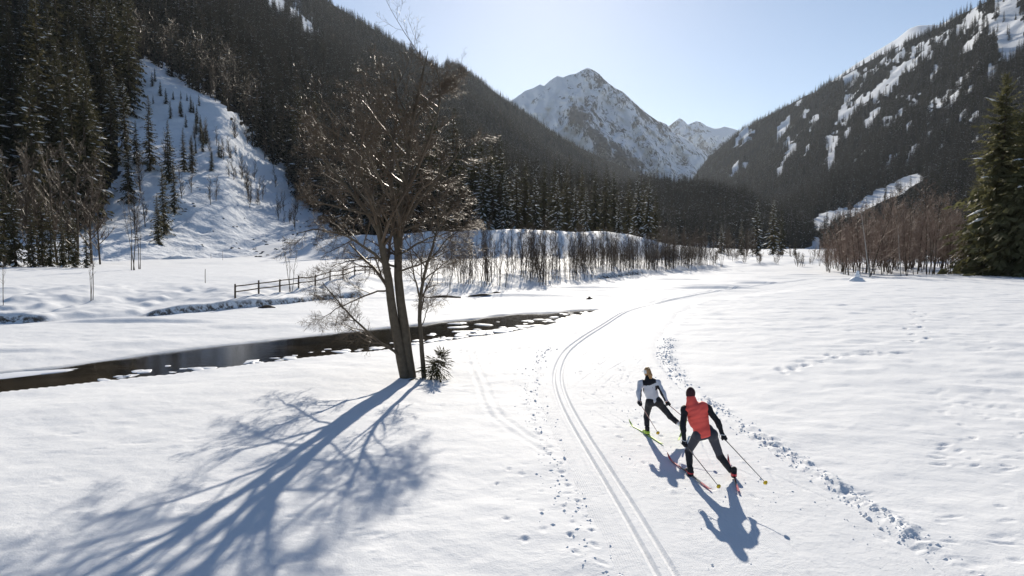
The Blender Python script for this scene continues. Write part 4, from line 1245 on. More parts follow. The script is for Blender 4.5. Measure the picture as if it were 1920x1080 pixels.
for px, py, h, lab in [(172, 560, 4.2, 'thin bare sapling on the snow bank casting a long shadow'), (545, 542, 4.6, 'thin bare sapling standing behind the wooden fence'), (3, 570, 3.2, 'small crooked bare tree on the lumpy snow bank')]:
    D = (CAM_H - 0.6) * F / (py - 460)
    add_bare(SAPLING[px % 3], foot(px, D), turn(), h / 4.5, lab, None, 'sapling')

# snow laden spruces on the road terrace
for px, D, h, sn in [(905, 226, 24, 1), (925, 232, 23, 1), (948, 226, 20, 1), (968, 236, 24, 1), (985, 240, 26, 0), (1004, 232, 20, 1), (1020, 250, 26, 0), (1045, 216, 17, 1), (1062, 236, 23, 0), (1078, 220, 16, 1),
                     (1098, 222, 15, 1), (1115, 240, 22, 0), (1135, 246, 22, 0), (1160, 214, 12.5, 1), (1178, 240, 20, 0), (1196, 216, 19, 1), (1215, 214, 19.5, 1), (1228, 222, 17, 0), (880, 236, 22, 0), (860, 230, 20, 0), (838, 232, 22, 0), (1040, 262, 27, 0), (1090, 268, 26, 0), (1150, 262, 24, 0), (1205, 262, 22, 0)]:
    lab = 'snow laden spruce standing on the white road terrace' if sn else 'dark spruce crowded between the snow laden spruces of the terrace'
    add_spruce((SPR_SNOWY if sn else SPR_MID)[int(rt.integers(0, 3))], foot(px, D) - [0, 0, .3], turn(), h / (20 if sn else 24), lab, 'snow laden spruces on the terrace' if sn else 'dark spruces on the terrace')
for px, D, h, sn, lab in [(1352, 262, 12, 1, 'low snowy spruce beyond the thicket end'), (1390, 268, 13.5, 0, 'dark spruce between the twin tall spruces and the low snowy one'), (1418, 272, 22, 1, 'tall snowy spruce, one of a pair on the valley floor'), (1448, 276, 22.5, 1, 'tall snowy spruce, one of a pair on the valley floor'),
                          (1464, 284, 18, 0, 'dark spruce leaning against the tall snowy pair'), (1490, 268, 7, 0, 'small dark spruce alone beside the tall snowy pair')]:
    add_spruce((SPR_SNOWY if sn else SPR_MID)[int(rt.integers(0, 3))], foot(px, D) - [0, 0, .2], turn(), h / (20 if sn else 24), lab, 'pair of tall snowy spruces' if 'pair on' in lab else None)
# conifers beyond the right-hand wood
for px, D, h in [(1600, 210, 12), (1622, 215, 14), (1640, 200, 12), (1660, 205, 15), (1682, 210, 16), (1705, 200, 16), (1725, 205, 17), (1745, 190, 16), (1765, 200, 18), (1552, 220, 9), (1575, 222, 10)]:
    add_spruce(SPR_MID[int(rt.integers(0, 4))], foot(px, D), turn(), h / 24, 'dark spruce top rising behind the reddish bare wood', 'spruces behind the reddish bare wood')
# big olive spruces at the field edge
BIG = [spruce(520 + k, 30, 7.0, 46, 10, 8, 0.035, 0.05, M_NEEDLE_OLIVE, 0.28, 0.8) for k in range(2)]
for k, (px, D, h, lab) in enumerate([(1872, 103, 29.5, 'tallest olive green spruce at the edge of the snow field'), (1925, 99, 27, 'broad olive green spruce beside the tallest one'), (1832, 112, 17, 'shorter olive spruce between the tallest one and the bare wood'), (1962, 108, 30, 'olive spruce half behind the broad one'), (1905, 118, 27, 'olive spruce standing behind the two big ones')]):
    add_spruce(BIG[k % 2], foot(px, D) - [0, 0, .3], 1.1 + 2 * k, h / 30, lab, None)

# alder thicket along the far bank
n = 0
while n < 240:
    x = rt.uniform(-12, 42); off = abs(rt.normal(0, 1)) * 9 + 1.0
    y = float(Ybank(np.array([x]))[0]) + off
    px = 960 + F * x / y
    if px < 800 or px > 1345: continue
    if px < 880 and rt.random() < .6: continue
    h = rt.uniform(3.2, 7.6) * (0.8 if px < 900 else 1)
    add_bare(THICK[int(rt.integers(0, 6))], np.array([x, y, ground_z(x, y)]), turn(), h / 6, 'thin bare alder stem in the thicket along the far river bank', 'alders of the river bank thicket', 'alder_tree')
    n += 1
# shrubs along the far end of the river and under the spruce pair
for k in range(46):
    px = rt.uniform(1060, 1530); D = rt.uniform(150, 235) if px > 1300 else rt.uniform(130, 180)
    x = (px - 960) / F * D
    add_bare(BUSH[k % 3], np.array([x, D, ground_z(x, D)]), turn(), rt.uniform(.6, 1.5), 'low twiggy brown shrub on the snowy flats beyond the thicket', 'shrubs on the snowy flats', 'shrub')
for k in range(30):
    px = rt.uniform(1235, 1420); D = rt.uniform(205, 330)
    x = (px - 960) / F * D
    add_bare(ROUND[k % 3], foot(px, D), turn(), rt.uniform(.32, .6), 'small grey brown bare tree in the copse before the wooded rise', 'bare trees of the copse')
# the reddish wood right of the trail's end
n = 0
while n < 135:
    px = rt.uniform(1528, 1815); D = rt.uniform(104, 165)
    e = np.interp(px, [1528, 1560, 1600, 1800], [150, 112, 104, 101])
    if D < e: continue
    x = (px - 960) / F * D
    h = np.interp(px, [1528, 1570, 1620, 1700, 1815], [5.5, 8.0, 9.5, 11, 12]) * rt.uniform(.6, 1.28)
    add_bare(WOOD[int(rt.integers(0, 5))], np.array([x, D, ground_z(x, D)]), turn(), h / 10, 'reddish brown bare tree in the wood at the field edge', 'trees of the reddish bare wood')
    n += 1
o = add_bare(BIRCH[0], foot(1632, 103.5), 0.3, 0.95, 'pale birch trunk leaning out of the reddish wood', None); o.rotation_euler = (0, R(-9), 0.3)
o = add_bare(BIRCH[1], foot(1690, 104), 1.3, 0.8, 'thin pale birch bending over inside the reddish wood', None); o.rotation_euler = (0, R(14), 1.0)

# ------------------------------------------------------------------ fence, stakes, snowman
def box(bag, c, s, axis=None):
    o = np.array([[-1, -1, -1], [1, -1, -1], [1, 1, -1], [-1, 1, -1], [-1, -1, 1], [1, -1, 1], [1, 1, 1], [-1, 1, 1]], float) * np.array(s) / 2
    if axis is not None: o = o @ np.array(axis)
    bag.add(o + np.array(c), np.array([[0, 3, 2, 1], [4, 5, 6, 7], [0, 1, 5, 4], [1, 2, 6, 5], [2, 3, 7, 6], [3, 0, 4, 7]]))
fa = np.array([-20.9, 53.0]); fb2 = np.array([-15.3, 83.0])
fl = []
nb = 11
for k in range(nb):
    t = k / (nb - 1); q = fa + (fb2 - fa) * t + np.array([0.5 * math.sin(t * 3.0), 0])
    fl.append(np.array([q[0], q[1], max(ground_z(q[0], q[1]), 0.42 + .5 * t)]))
fr = put('wooden_fence', None, loc=fl[0], label='dark two rail wooden fence running along the snowy bank', cat='fence')
for k, p in enumerate(fl):
    b = Bag(); hh = 1.05 + rt.normal(0, .04)
    v, f = tube_arrays(np.array([[[0, 0, -0.5], [0.01, 0, hh * .5], [0.02, 0.01, hh]]]), np.array([[.075, .07, .062]]), 7)
    b.add(v, f); b.add(v[-7:] * 1.0, np.array([[0, 1, 2, 3], [0, 3, 4, 6]])[:1])
    put('post', b.mesh('post', [M_WOOD]), fr, loc=p - fl[0])
for k in range(nb - 1):
    a_, b_ = fl[k] - fl[0], fl[k + 1] - fl[0]
    for hz in (0.45, 0.88):
        r0 = a_ + [0, 0, hz + rt.normal(0, .02)]; r1 = b_ + [0, 0, hz + rt.normal(0, .02)]
        d = r1 - r0
        b = Bag(); v, f = tube_arrays(np.array([[r0 - d * .03, (r0 + r1) / 2 - [0, 0, .015], r1 + d * .03]]), np.full((1, 3), .05), 6)
        v = v + np.array([0.085, -0.02, 0]); b.add(v, f)
        put('rail', b.mesh('rail', [M_WOOD]), fr)
for px, D, h, lab in [(384, 63, 1.3, 'thin wooden snow stake standing alone on the snow flat'), (418, 152, 2.0, 'slim marker stake at the foot of the avalanche fan'), (396, 170, 1.2, 'short marker stake beside the road terrace')]:
    b = Bag(); b.add(*tube_arrays(np.array([[[0, 0, -.3], [.01, 0, h * .5], [.03, .01, h]]]), np.array([[.03, .028, .022]]), 6))
    s_ = put('snow_stake', b.mesh('snow_stake', [M_WOOD]), loc=foot(px, D), label=lab, cat='stake')
def lump(n1, n2, rad, seed, amp=0.1):
    th = np.linspace(0, np.pi, n1); ph = np.arange(n2) / n2 * 2 * np.pi
    T, Pp = np.meshgrid(th, ph, indexing='ij')
    d = np.stack([np.sin(T) * np.cos(Pp), np.sin(T) * np.sin(Pp), np.cos(T)], -1)
    s = 1 + amp * vnoise(d[..., 0] * 2.5 + seed, d[..., 1] * 2.5 + d[..., 2] * 3.1, seed)
    v = (d * s[..., None] * np.array(rad)).reshape(-1, 3)
    i = np.arange(n1 - 1)[:, None] * n2 + np.arange(n2)[None]; j = np.arange(n1 - 1)[:, None] * n2 + (np.arange(n2)[None] + 1) % n2
    return v, np.stack([i, i + n2, j + n2, j], -1).reshape(-1, 4)
sp_ = ground(1607, 524.5); sp_[2] = ground_z(sp_[0], sp_[1])
sm = put('snowman', None, loc=sp_, label='small half melted snowman on the open snow field before the wood', cat='snowman')
b = Bag(); v, f = lump(10, 16, (.95, .75, .62), 3, .12); b.add(v, f); put('base', b.mesh('base', [M_SNOWBIT]), sm, loc=(0, 0, -.1))
b = Bag(); v, f = lump(10, 14, (.33, .3, .33), 5, .1); b.add(v, f); put('torso', b.mesh('torso', [M_SNOWBIT]), sm, loc=(.02, 0, .70))
b = Bag(); v, f = lump(10, 14, (.24, .22, .24), 6, .1); b.add(v, f); put('head', b.mesh('head', [M_SNOWBIT]), sm, loc=(.04, 0, 1.06))

# ------------------------------------------------------------------ clods of snow along the trail edges
rc = np.random.default_rng(55)
cb = Bag()
def clod(x, y, z, s):
    o = np.array([[1, 0, 0], [.3, .95, 0], [-.8, .6, 0], [-.8, -.6, 0], [.3, -.95, 0], [.1, 0, .8], [-.1, .1, -.6]], float)
    o = o * rc.uniform(.7, 1.25, (7, 1)) * s * rc.uniform(.7, 1.2, 3)
    a = rc.uniform(0, 6.28); o = o @ np.array([[math.cos(a), math.sin(a), 0], [-math.sin(a), math.cos(a), 0], [0, 0, 1]])
    cb.add(o + [x, y, z - .05 * s], np.array([[i, (i + 1) % 5, 5] for i in range(5)] + [[(i + 1) % 5, i, 6] for i in range(5)]))
def field_z(x, y):
    i = min(np.searchsorted(rowD, y), len(rowD) - 1); j = min(np.searchsorted(cols, 960 + F * x / y), len(cols) - 1)
    return Z[i, j]
def at_trail(s, t):
    return np.array([np.interp(s, _arc, TRACK[:, 0]) + np.interp(s, _arc, _nor[:, 0]) * t, np.interp(s, _arc, TRACK[:, 1]) + np.interp(s, _arc, _nor[:, 1]) * t])
for k in range(2600):
    s = rc.uniform(2, 34); t = T_R + 0.12 + abs(rc.normal(0, .17)) * rc.choice([-1, 1.0], p=[.4, .6])
    if vnoise(np.array([s / 1.3]), np.array([0.5]), 91)[0] < rc.uniform(-.8, .5): continue
    q = at_trail(s, t); clod(q[0], q[1], max(field_z(*q), 0.0 if t < T_R else -9), rc.gamma(2.0, .009) + .006)
for k in range(500):
    s = rc.uniform(2, 30); q = at_trail(s, T_L - .05 + rc.normal(0, .22)); clod(q[0], q[1], max(field_z(*q), -.01), rc.gamma(2.0, .008) + .006)
for k in range(700):
    s = rc.uniform(2, 26); q = at_trail(s, rc.uniform(.5, T_R)); clod(q[0], q[1], 0.0, rc.gamma(1.6, .005) + .004)
put('snow_clods', cb.mesh('snow_clods', [M_SNOWBIT]), label='loose snow clods thrown up along the trail edges', cat='snow clods', kind='stuff')
# dead wood lying at the water's edge on the frozen shelf
for px, py, L, a in [(905, 556, 2.6, 0.12), (830, 560, 3.2, 0.2), (930, 551, 1.6, .5), (500, 577, 1.2, .3), (1105, 560, 0.8, .9)]:
    g = ground(px, py, -.3); b = Bag(); z0 = ground_z(g[0], g[1])
    t = np.linspace(-1, 1, 6); b.add(*tube_arrays(np.stack([t * L / 2, .08 * np.sin(t * 4), .06 * np.cos(t * 3)], -1)[None], (.11 * (1 - .6 * np.abs(t)) + .015)[None], 7))
    put('driftwood_log', b.mesh('driftwood_log', [M_WOOD]), loc=(g[0], g[1], z0 + .06), rz=a, label='weathered driftwood log lying on the frozen river shelf', cat='log', group='driftwood on the frozen shelf')

# dark stones poking through the snow of the avalanche gully
gb = Bag(); n = 0
while n < 260:
    px = rt.uniform(235, 620); D = rt.uniform(178, 340); p = foot(px, D); qx, qy = to_px(p)
    if not in_poly(qx, qy, GULLY) or vnoise(np.array([qx / 22]), np.array([qy / 22]), 131)[0] < 0.0: continue
    v, f = lump(5, 7, (rt.uniform(.2, .75), rt.uniform(.2, .5), rt.uniform(.12, .3)), int(rt.integers(1, 99)), .4); gb.add(v + p, f); n += 1
M_STONE = simple('dark_stone', (0.06, 0.055, 0.05), 0.85, 0.1, 0.4, 3, 0.4)
put('gully_stones', gb.mesh('gully_stones', [M_STONE]), label='dark stones poking through the snow of the avalanche gully', cat='stones', kind='stuff')

# ------------------------------------------------------------------ the air
m = bpy.data.materials.new('haze'); m.use_nodes = True; nt = m.node_tree; nt.nodes.clear()
out = nt.nodes.new('ShaderNodeOutputMaterial'); pv = nt.nodes.new('ShaderNodeVolumePrincipled')
pv.inputs['Color'].default_value = (0.80, 0.89, 1.0, 1); pv.inputs['Density'].default_value = 2.2e-5; pv.inputs['Anisotropy'].default_value = 0.3
nt.links.new(pv.outputs[0], out.inputs['Volume'])
hb = Bag(); box(hb, (0, 7400, 1050), (26000, 15400, 2120))
put('haze', hb.mesh('haze', [m], False), label='thin pale air haze filling the valley', cat='haze', kind='stuff')
# ------------------------------------------------------------------ people (built last; small details)
def surface_net(fn, lo, hi, res):
    lo = np.asarray(lo, float); hi = np.asarray(hi, float)
    n = np.ceil((hi - lo) / res).astype(int) + 1
    ax = [lo[k] + np.arange(n[k]) * res for k in range(3)]
    G = np.stack(np.meshgrid(*ax, indexing='ij'), -1)
    f = fn(G.reshape(-1, 3)).reshape(n)
    ins = f < 0
    c = n - 1
    cnt = np.zeros(c, int); acc = np.zeros((*c, 3))
    offs = [(i, j, k) for i in (0, 1) for j in (0, 1) for k in (0, 1)]
    sl = lambda o: tuple(slice(o[d], o[d] + c[d]) for d in range(3))
    for o in offs:
        for d in range(3):
            if o[d]: continue
            e = list(o); e[d] = 1; e = tuple(e)
            a, b = f[sl(o)], f[sl(e)]
            m = (a < 0) != (b < 0)
            t = np.where(m, a / np.where(m, a - b, 1), 0)
            for q in range(3):
                acc[..., q] += m * (o[q] + (t if q == d else 0))
            cnt += m
    act = cnt > 0
    idx = -np.ones(c, int); idx[act] = np.arange(act.sum())
    cell = np.stack(np.nonzero(act), -1)
    V = lo + (cell + acc[act] / cnt[act][:, None]) * res
    faces = []
    for d in range(3):
        u, v = (d + 1) % 3, (d + 2) % 3
        a = ins[tuple(slice(0, -1) if q == d else slice(None) for q in range(3))]
        b = ins[tuple(slice(1, None) if q == d else slice(None) for q in range(3))]
        P = np.stack(np.nonzero(a != b), -1)
        P = P[(P[:, u] > 0) & (P[:, v] > 0) & (P[:, u] < c[u]) & (P[:, v] < c[v])]
        flip = a[tuple(P.T)]
        eu = np.zeros(3, int); eu[u] = 1; ev = np.zeros(3, int); ev[v] = 1
        q = np.stack([idx[tuple((P - eu - ev).T)], idx[tuple((P - ev).T)], idx[tuple(P.T)], idx[tuple((P - eu).T)]], -1)
        q[~flip] = q[~flip][:, ::-1]
        faces.append(q)
    Fq = np.concatenate(faces)
    return V, Fq
def sd_cone(p, a, b, ra, rb):
    ab = b - a; t = np.clip(((p - a) @ ab) / (ab @ ab + 1e-12), 0, 1)
    return np.linalg.norm(p - a - t[:, None] * ab, axis=1) - (ra + (rb - ra) * t)
def sd_ell(p, c, r, Rm=None):
    q = p - c
    if Rm is not None: q = q @ Rm
    k = np.linalg.norm(q / r, axis=1); k2 = np.linalg.norm(q / (r * r), axis=1)
    return k * (k - 1) / (k2 + 1e-9)
def smin(a, b, k):
    h = np.maximum(k - np.abs(a - b), 0) / k
    return np.minimum(a, b) - h * h * k * 0.25
def sdf(prims, grow=0.0, k=0.04, extra=None):
    def fn(p):
        d = None
        for q in prims:
            v = sd_cone(p, *q[1:]) if q[0] == 'c' else sd_ell(p, *q[1:])
            d = v if d is None else smin(d, v, k)
        d = d - grow
        if extra is not None: d = extra(p, d)
        return d
    return fn
def bounds(prims, pad):
    lo = []; hi = []
    for q in prims:
        if q[0] == 'c':
            r = max(q[3], q[4]); lo += [q[1] - r, q[2] - r]; hi += [q[1] + r, q[2] + r]
        else:
            r = float(np.max(q[2])); lo.append(q[1] - r); hi.append(q[1] + r)
    return np.min(lo, 0) - pad, np.max(hi, 0) + pad
def net_part(name, parent, base, prims, res, mats, grow=0.0, k=0.04, extra=None, zone=None):
    lo, hi = bounds(prims, grow + 0.04)
    V, Fq = surface_net(sdf(prims, grow, k, extra), lo, hi, res)
    fm = None
    if zone is not None:
        fm = zone(V[Fq].mean(1)).astype(np.int32)
    me = mesh(name, V - base, Fq, True, mats, fm)
    return put(name, me, parent)

def cloth(name, col, rough=0.75, sheen=0.2, var=0.12, scale=60):
    m = simple(name, col, rough, 0.25, var, scale, 0.15)
    return m
M_SKIN = simple('skin', (0.55, 0.33, 0.24), 0.55, 0.4, 0.06, 20)
M_CORAL = cloth('coral_vest', (0.95, 0.125, 0.10), 0.55, var=0.08)
M_BLACK = cloth('black_fabric', (0.022, 0.022, 0.026), 0.7)
M_SLATE = cloth('slate_tights', (0.055, 0.058, 0.075), 0.65)
M_TIGHT = cloth('charcoal_tights', (0.028, 0.028, 0.033), 0.65)
M_GREYJ = cloth('light_grey_jacket', (0.66, 0.68, 0.73), 0.6, var=0.06)
M_WHITE = cloth('white_fabric', (0.80, 0.80, 0.80), 0.6, var=0.04)
M_ORANGE = cloth('orange_fabric', (0.75, 0.20, 0.04), 0.6)
M_HAT = cloth('dark_cap', (0.060, 0.026, 0.030), 0.9)
M_HAIRB = simple('blond_hair', (0.42, 0.24, 0.10), 0.5, 0.4, 0.35, 40, 0.3)
M_HAIRD = simple('dark_hair', (0.035, 0.022, 0.016), 0.6, 0.3, 0.3, 60, 0.3)
M_REDB = simple('red_boot', (0.70, 0.035, 0.045), 0.4, 0.5, 0.1, 20)
M_NEON = simple('neon_green', (0.50, 0.72, 0.06), 0.35, 0.5, 0.06, 8)
M_SKIRED = simple('ski_red', (0.45, 0.03, 0.04), 0.3, 0.5, 0.1, 6)
M_SKIBLK = simple('ski_black', (0.02, 0.02, 0.024), 0.3, 0.5, 0.1, 6)
M_SHAFT = simple('pole_shaft', (0.03, 0.03, 0.033), 0.35, 0.5, 0.1, 8)
M_SHAFTR = simple('pole_shaft_red', (0.35, 0.12, 0.12), 0.35, 0.5, 0.2, 8)
M_YEL = simple('yellow_plastic', (0.85, 0.56, 0.02), 0.45, 0.4, 0.06, 8)

A3 = lambda *v: np.array(v, float)
def frame(d, up=A3(0, 0, 1)):
    d = d / np.linalg.norm(d); x = np.cross(d, up); x /= np.linalg.norm(x); y = np.cross(x, d)
    return x, y, d
def pole(name_label, hand, tip, shaft, grp=None):
    """ski pole from above the fist to its tip: shaft, grip, strap, basket"""
    d = tip - hand; L = np.linalg.norm(d); d /= L
    root = put('ski_pole', None, loc=hand, label=name_label, cat='ski pole', group=grp)
    root.empty_display_size = .1
    def tb(nm, pts, rad, mat, sides=8):
        b = Bag(); b.add(*tube_arrays(np.array([pts]) - hand, np.array([rad]), sides)); return put(nm, b.mesh(nm, [mat]), root)
    tb('shaft', [hand + d * .05, hand + d * L * .5, tip], [.0085, .0075, .005], shaft)
    gr_ = tb('grip', [hand - d * .095, hand - d * .09, hand - d * .05, hand + d * .06, hand + d * .09], [.004, .016, .014, .015, .010], M_BLACK)
    x, y, _ = frame(d)
    th = np.linspace(0, 6.283, 14)
    tb('strap', [hand - d * .07 + (x * math.cos(t) * .05 + y * (math.sin(t) * .05)) - d * .02 for t in th], [.006] * 14, M_WHITE, 5).parent = gr_
    bp = tip - d * .055
    tb('basket', [bp, bp + d * .004, bp + d * .02, bp + d * .035], [.006, .040, .032, .008], M_YEL, 9)
    tb('tip', [tip - d * .02, tip + d * .012], [.006, .002], M_WHITE, 6)
    return root
def ski(label, tip, tail, z0, mat, mat2, lift=0.0, grp=None, foot_at=0.5, boot_m=None):
    """cross country skating ski: curved-up tip, slim body, binding plate"""
    tip = np.array(tip, float); tail = np.array(tail, float)
    L = np.linalg.norm(tip[:2] - tail[:2]); dirv = (tip - tail) / np.linalg.norm(tip - tail)
    x, y, d = frame(dirv)
    t = np.linspace(0, 1, 26)
    w = 0.0215 * (0.82 + 0.18 * np.cos((t - .5) * 6.28 + np.pi)) * np.where(t > .95, np.maximum(0.25, 1 - (t - .95) / .07), 1) * np.where(t < .02, .8, 1)
    up = 0.11 * np.maximum(0, (t - .86) / .14) ** 2 + 0.02 * np.maximum(0, (.04 - t) / .04) ** 2 + 0.004 * np.sin(t * np.pi)
    th = 0.010 + 0.016 * np.exp(-((t - .48) / .24) ** 2)
    C = tail[None] + dirv[None] * (t * np.linalg.norm(tip - tail))[:, None] + A3(0, 0, 1)[None] * (up + z0)[:, None]
    V = np.stack([C - x * w[:, None], C + x * w[:, None], C + x * w[:, None] * .86 + y * th[:, None], C - x * w[:, None] * .86 + y * th[:, None]], 1)
    n = len(t); i = np.arange(n - 1)[:, None] * 4; j = np.arange(4)[None]; j2 = (j + 1) % 4
    Fq = np.stack([i + j, i + j2, i + 4 + j2, i + 4 + j], -1).reshape(-1, 4)
    Fq = np.concatenate([Fq, [[3, 2, 1, 0], [4 * n - 4, 4 * n - 3, 4 * n - 2, 4 * n - 1]]])
    base = C[12].copy()
    fm = np.where((np.arange(len(Fq)) // 4 > 15) | (np.arange(len(Fq)) // 4 < 5), 1, 0)
    root = put('ski', None, loc=base, label=label, cat='ski', group=grp); root.empty_display_size = .1
    put('board', mesh('board', (V.reshape(-1, 3) - base), Fq, False, [mat, mat2], fm), root)
    b = Bag(); c = tail + dirv * np.linalg.norm(tip - tail) * foot_at + A3(0, 0, z0 + .032)
    box(b, c - base, (0.040, .30, .018), np.stack([x, d, y]))
    box(b, c + d * .13 + y * .012 - base, (0.046, .07, .03), np.stack([x, d, y]))
    put('binding', b.mesh('binding', [M_SKIBLK], False), root)
    return root

def hand_prims(wrist, fist, axis, side):
    """glove: palm, four fingers closed round the grip, thumb across; side = outward direction of the knuckles"""
    ax = axis / np.linalg.norm(axis)
    o = side - ax * (side @ ax); o /= np.linalg.norm(o); q = np.cross(ax, o)
    P = [('c', wrist, fist + o * .030 - ax * .015, .034, .030), ('c', fist + o * .030 - ax * .03, fist + o * .030 + ax * .03, .024, .022)]
    for i, (l, rr) in enumerate([(.95, .0105), (1.0, .011), (.97, .0105), (.82, .009)]):
        c = fist + ax * ((i - 1.5) * .0225)
        ang = np.radians([15, 75, 140, 205]) * l
        pts = [c + o * (.034 * math.cos(a)) + q * (.034 * math.sin(a)) for a in ang]
        P += [('c', pts[k], pts[k + 1], rr, rr * .93) for k in range(3)]
    tb = [fist + o * .03 - ax * .03 - q * .01, fist - ax * .042 - q * .036 + o * .005, fist - ax * .03 - q * .036 - o * .028]
    P += [('c', tb[k], tb[k + 1], .0125, .011) for k in range(2)]
    return P
def boot_prims(ankle, toe_dir, zg):
    d = A3(toe_dir[0], toe_dir[1], 0); d /= np.linalg.norm(d); b = ankle.copy(); b[2] = zg
    return [('c', ankle + A3(0, 0, .11), ankle + A3(0, 0, .0), .056, .052), ('c', ankle, b - d * .045 + A3(0, 0, .045), .050, .042),
            ('c', b - d * .045 + A3(0, 0, .042), b + d * .17 + A3(0, 0, .032), .042, .030), ('c', ankle + d * .02, b + d * .12 + A3(0, 0, .045), .046, .033)]

def person(label, J, look, wear):
    """J: joints; look: facing (unit, plan); wear: dict of options"""
    f = A3(*look, 0); f /= np.linalg.norm(f); s = A3(f[1], -f[0], 0); up = A3(0, 0, 1)
    g = wear['scale']
    base = J['footL'].copy(); base[2] = 0.0
    root = put('person', None, loc=base, label=label, cat='person'); root.empty_display_size = .3
    hd = J['head']; nk = J['neck']
    Rm = np.stack([s, f, up], 1)
    head = [('e', hd, A3(.076, .098, .118) * g, Rm), ('e', hd + f * .035 * g - up * .045 * g, A3(.058, .066, .072) * g, Rm),
            ('c', hd + f * .098 * g - up * .005, hd + f * .118 * g - up * .035 * g, .010, .016),                  # nose
            ('e', hd + s * .077 * g - up * .012, A3(.013, .026, .034) * g, Rm), ('e', hd - s * .077 * g - up * .012, A3(.013, .026, .034) * g, Rm),
            ('c', hd + f * .097 * g - up * .062 * g - s * .02, hd + f * .097 * g - up * .062 * g + s * .02, .010, .010)]
    neck = [('c', nk - up * .03, hd - up * .06 * g - f * .015, .056 * g, .052 * g)]
    shw = np.linalg.norm(J['shR'] - J['shL'])
    mid = (J['shL'] + J['shR']) / 2; pel = (J['hipL'] + J['hipR']) / 2
    ch = mid * .72 + pel * .28; wa = mid * .35 + pel * .65
    sx = (J['shR'] - J['shL']) / shw; hx = (J['hipR'] - J['hipL']) / np.linalg.norm(J['hipR'] - J['hipL'])
    tx = sx; up_t = (mid - pel) / np.linalg.norm(mid - pel); ft = np.cross(up_t, tx); ft /= np.linalg.norm(ft)
    Rt = np.stack([tx, ft, up_t], 1)
    torso = [('e', ch, A3(shw * .43, .118 * g, .215 * g), Rt), ('e', wa, A3(shw * .345, .104 * g, .175 * g), Rt), ('e', pel + up_t * .03, A3(shw * .385, .122 * g, .135 * g), Rt),
             ('c', J['shL'] - up_t * .02, J['shR'] - up_t * .02, .062 * g, .062 * g), ('c', mid, nk, .085 * g, .058 * g),
             ('e', mid - up_t * .06 - ft * .02, A3(shw * .40, .095 * g, .12 * g), Rt)]
    def limb(a, b, c, ra, rb, rc_): return [('c', a, b, ra, rb), ('c', b, c, rb, rc_)]
    arms = {k: limb(J['sh' + k], J['el' + k], J['wr' + k], .056 * g, .043 * g, .030 * g) for k in 'LR'}
    for k in 'LR':    # deltoid, forearm belly
        e, w = J['el' + k], J['wr' + k]
        arms[k].append(('e', e * .7 + w * .3, A3(.043, .043, .043) * g)); arms[k].append(('e', J['sh' + k] * .85 + J['el' + k] * .15, A3(.062, .060, .066) * g))
    legs = {}
    for k in 'LR':
        h, kn, an = J['hip' + k], J['kn' + k], J['an' + k]
        sh_ = (an - kn) / np.linalg.norm(an - kn); back = -f
        legs[k] = [('c', h, kn, .092 * g, .060 * g), ('c', kn, an, .056 * g, .038 * g), ('c', kn + sh_ * .08 + back * .022, kn + sh_ * .2 + back * .018, .050 * g, .044 * g),
                   ('e', h + back * .055 - up * .01, A3(.095, .085, .105) * g)]
    hands = {k: hand_prims(J['wr' + k], J['fist' + k], J['axis' + k], J['out' + k]) for k in 'LR'}
    boots = {k: boot_prims(J['an' + k], J['toe' + k], J['zg' + k]) for k in 'LR'}
    allp = head + neck + torso + arms['L'] + arms['R'] + legs['L'] + legs['R']
    for k in 'LR': allp += [('c', J['wr' + k], J['fist' + k] + J['out' + k] * .02, .026, .022)] + [('c', q[1], q[2], q[3] * .8, q[4] * .8) for q in boots[k][:3]]
    net_part('body', root, base, allp, .0155, [M_SKIN], -0.006, .035)
    wr = lambda amp, fz, fx, sd: (lambda p, d: d + amp * (np.sin(p @ (up_t * fz + tx * fx * .3) * 6.28 + 3 * vnoise((p @ tx) * 5 + sd, (p @ up_t) * 5, sd)) * .6 + vnoise((p @ tx) * 14, (p @ up_t) * 22, sd + 3)))
    hem = pel - up_t * wear.get('hem', .04)
    def cut_hem(extra):
        def fn(p, d):
            d = extra(p, d)
            return np.maximum(d, (hem - p) @ up_t)
        return fn
    for k in 'LR':
        m = wear['legs']
        zn = (lambda kn, an: (lambda c: ((c - kn) @ ((an - kn) / np.linalg.norm(an - kn)) > -.03).astype(int)))(J['kn' + k], J['an' + k])
    leg_pr = legs['L'] + legs['R'] + [torso[2]]
    def leg_zone(c):
        out = np.zeros(len(c), int)
        for k in 'LR':
            kn, an = J['kn' + k], J['an' + k]; dv = (an - kn) / np.linalg.norm(an - kn)
            dl = sd_cone(c, kn, an, .06, .04)
            out |= (((c - kn) @ dv > -.02) & (dl < .03)).astype(int)
        return out
    def cut_ank(p, d):
        for k in 'LR':
            kn, an = J['kn' + k], J['an' + k]; dv = (an - kn) / np.linalg.norm(an - kn)
            near = sd_cone(p, kn, an + dv * .2, .1, .1)
            d = np.where(near < 0, np.maximum(d, (p - an) @ dv + wear['ankle']), d)
        return d + .003 * vnoise(p[:, 0] * 18, p[:, 2] * 26, 5)
    net_part('tights', root, base, leg_pr, .012, [wear['legs'][0], wear['legs'][1]], .008, .035, cut_ank, leg_zone)
    for k in 'LR':
        net_part('boot', root, base, boots[k], .009, [wear['boot'][0], wear['boot'][1]], .0, .02, None,
                 (lambda an, zg: (lambda c: ((c[:, 2] > an[2] + .045) | (c[:, 2] < zg + .014)).astype(int)))(J['an' + k], J['zg' + k]))
        if wear.get('sock') is not None:
            dv = (J['kn' + k] - J['an' + k]); dv /= np.linalg.norm(dv)
            net_part('sock', root, base, [('c', J['an' + k] + dv * .06, J['an' + k] + dv * .14, .045 * g, .046 * g)], .012, [wear['sock']])
    top = torso + neck[:0]
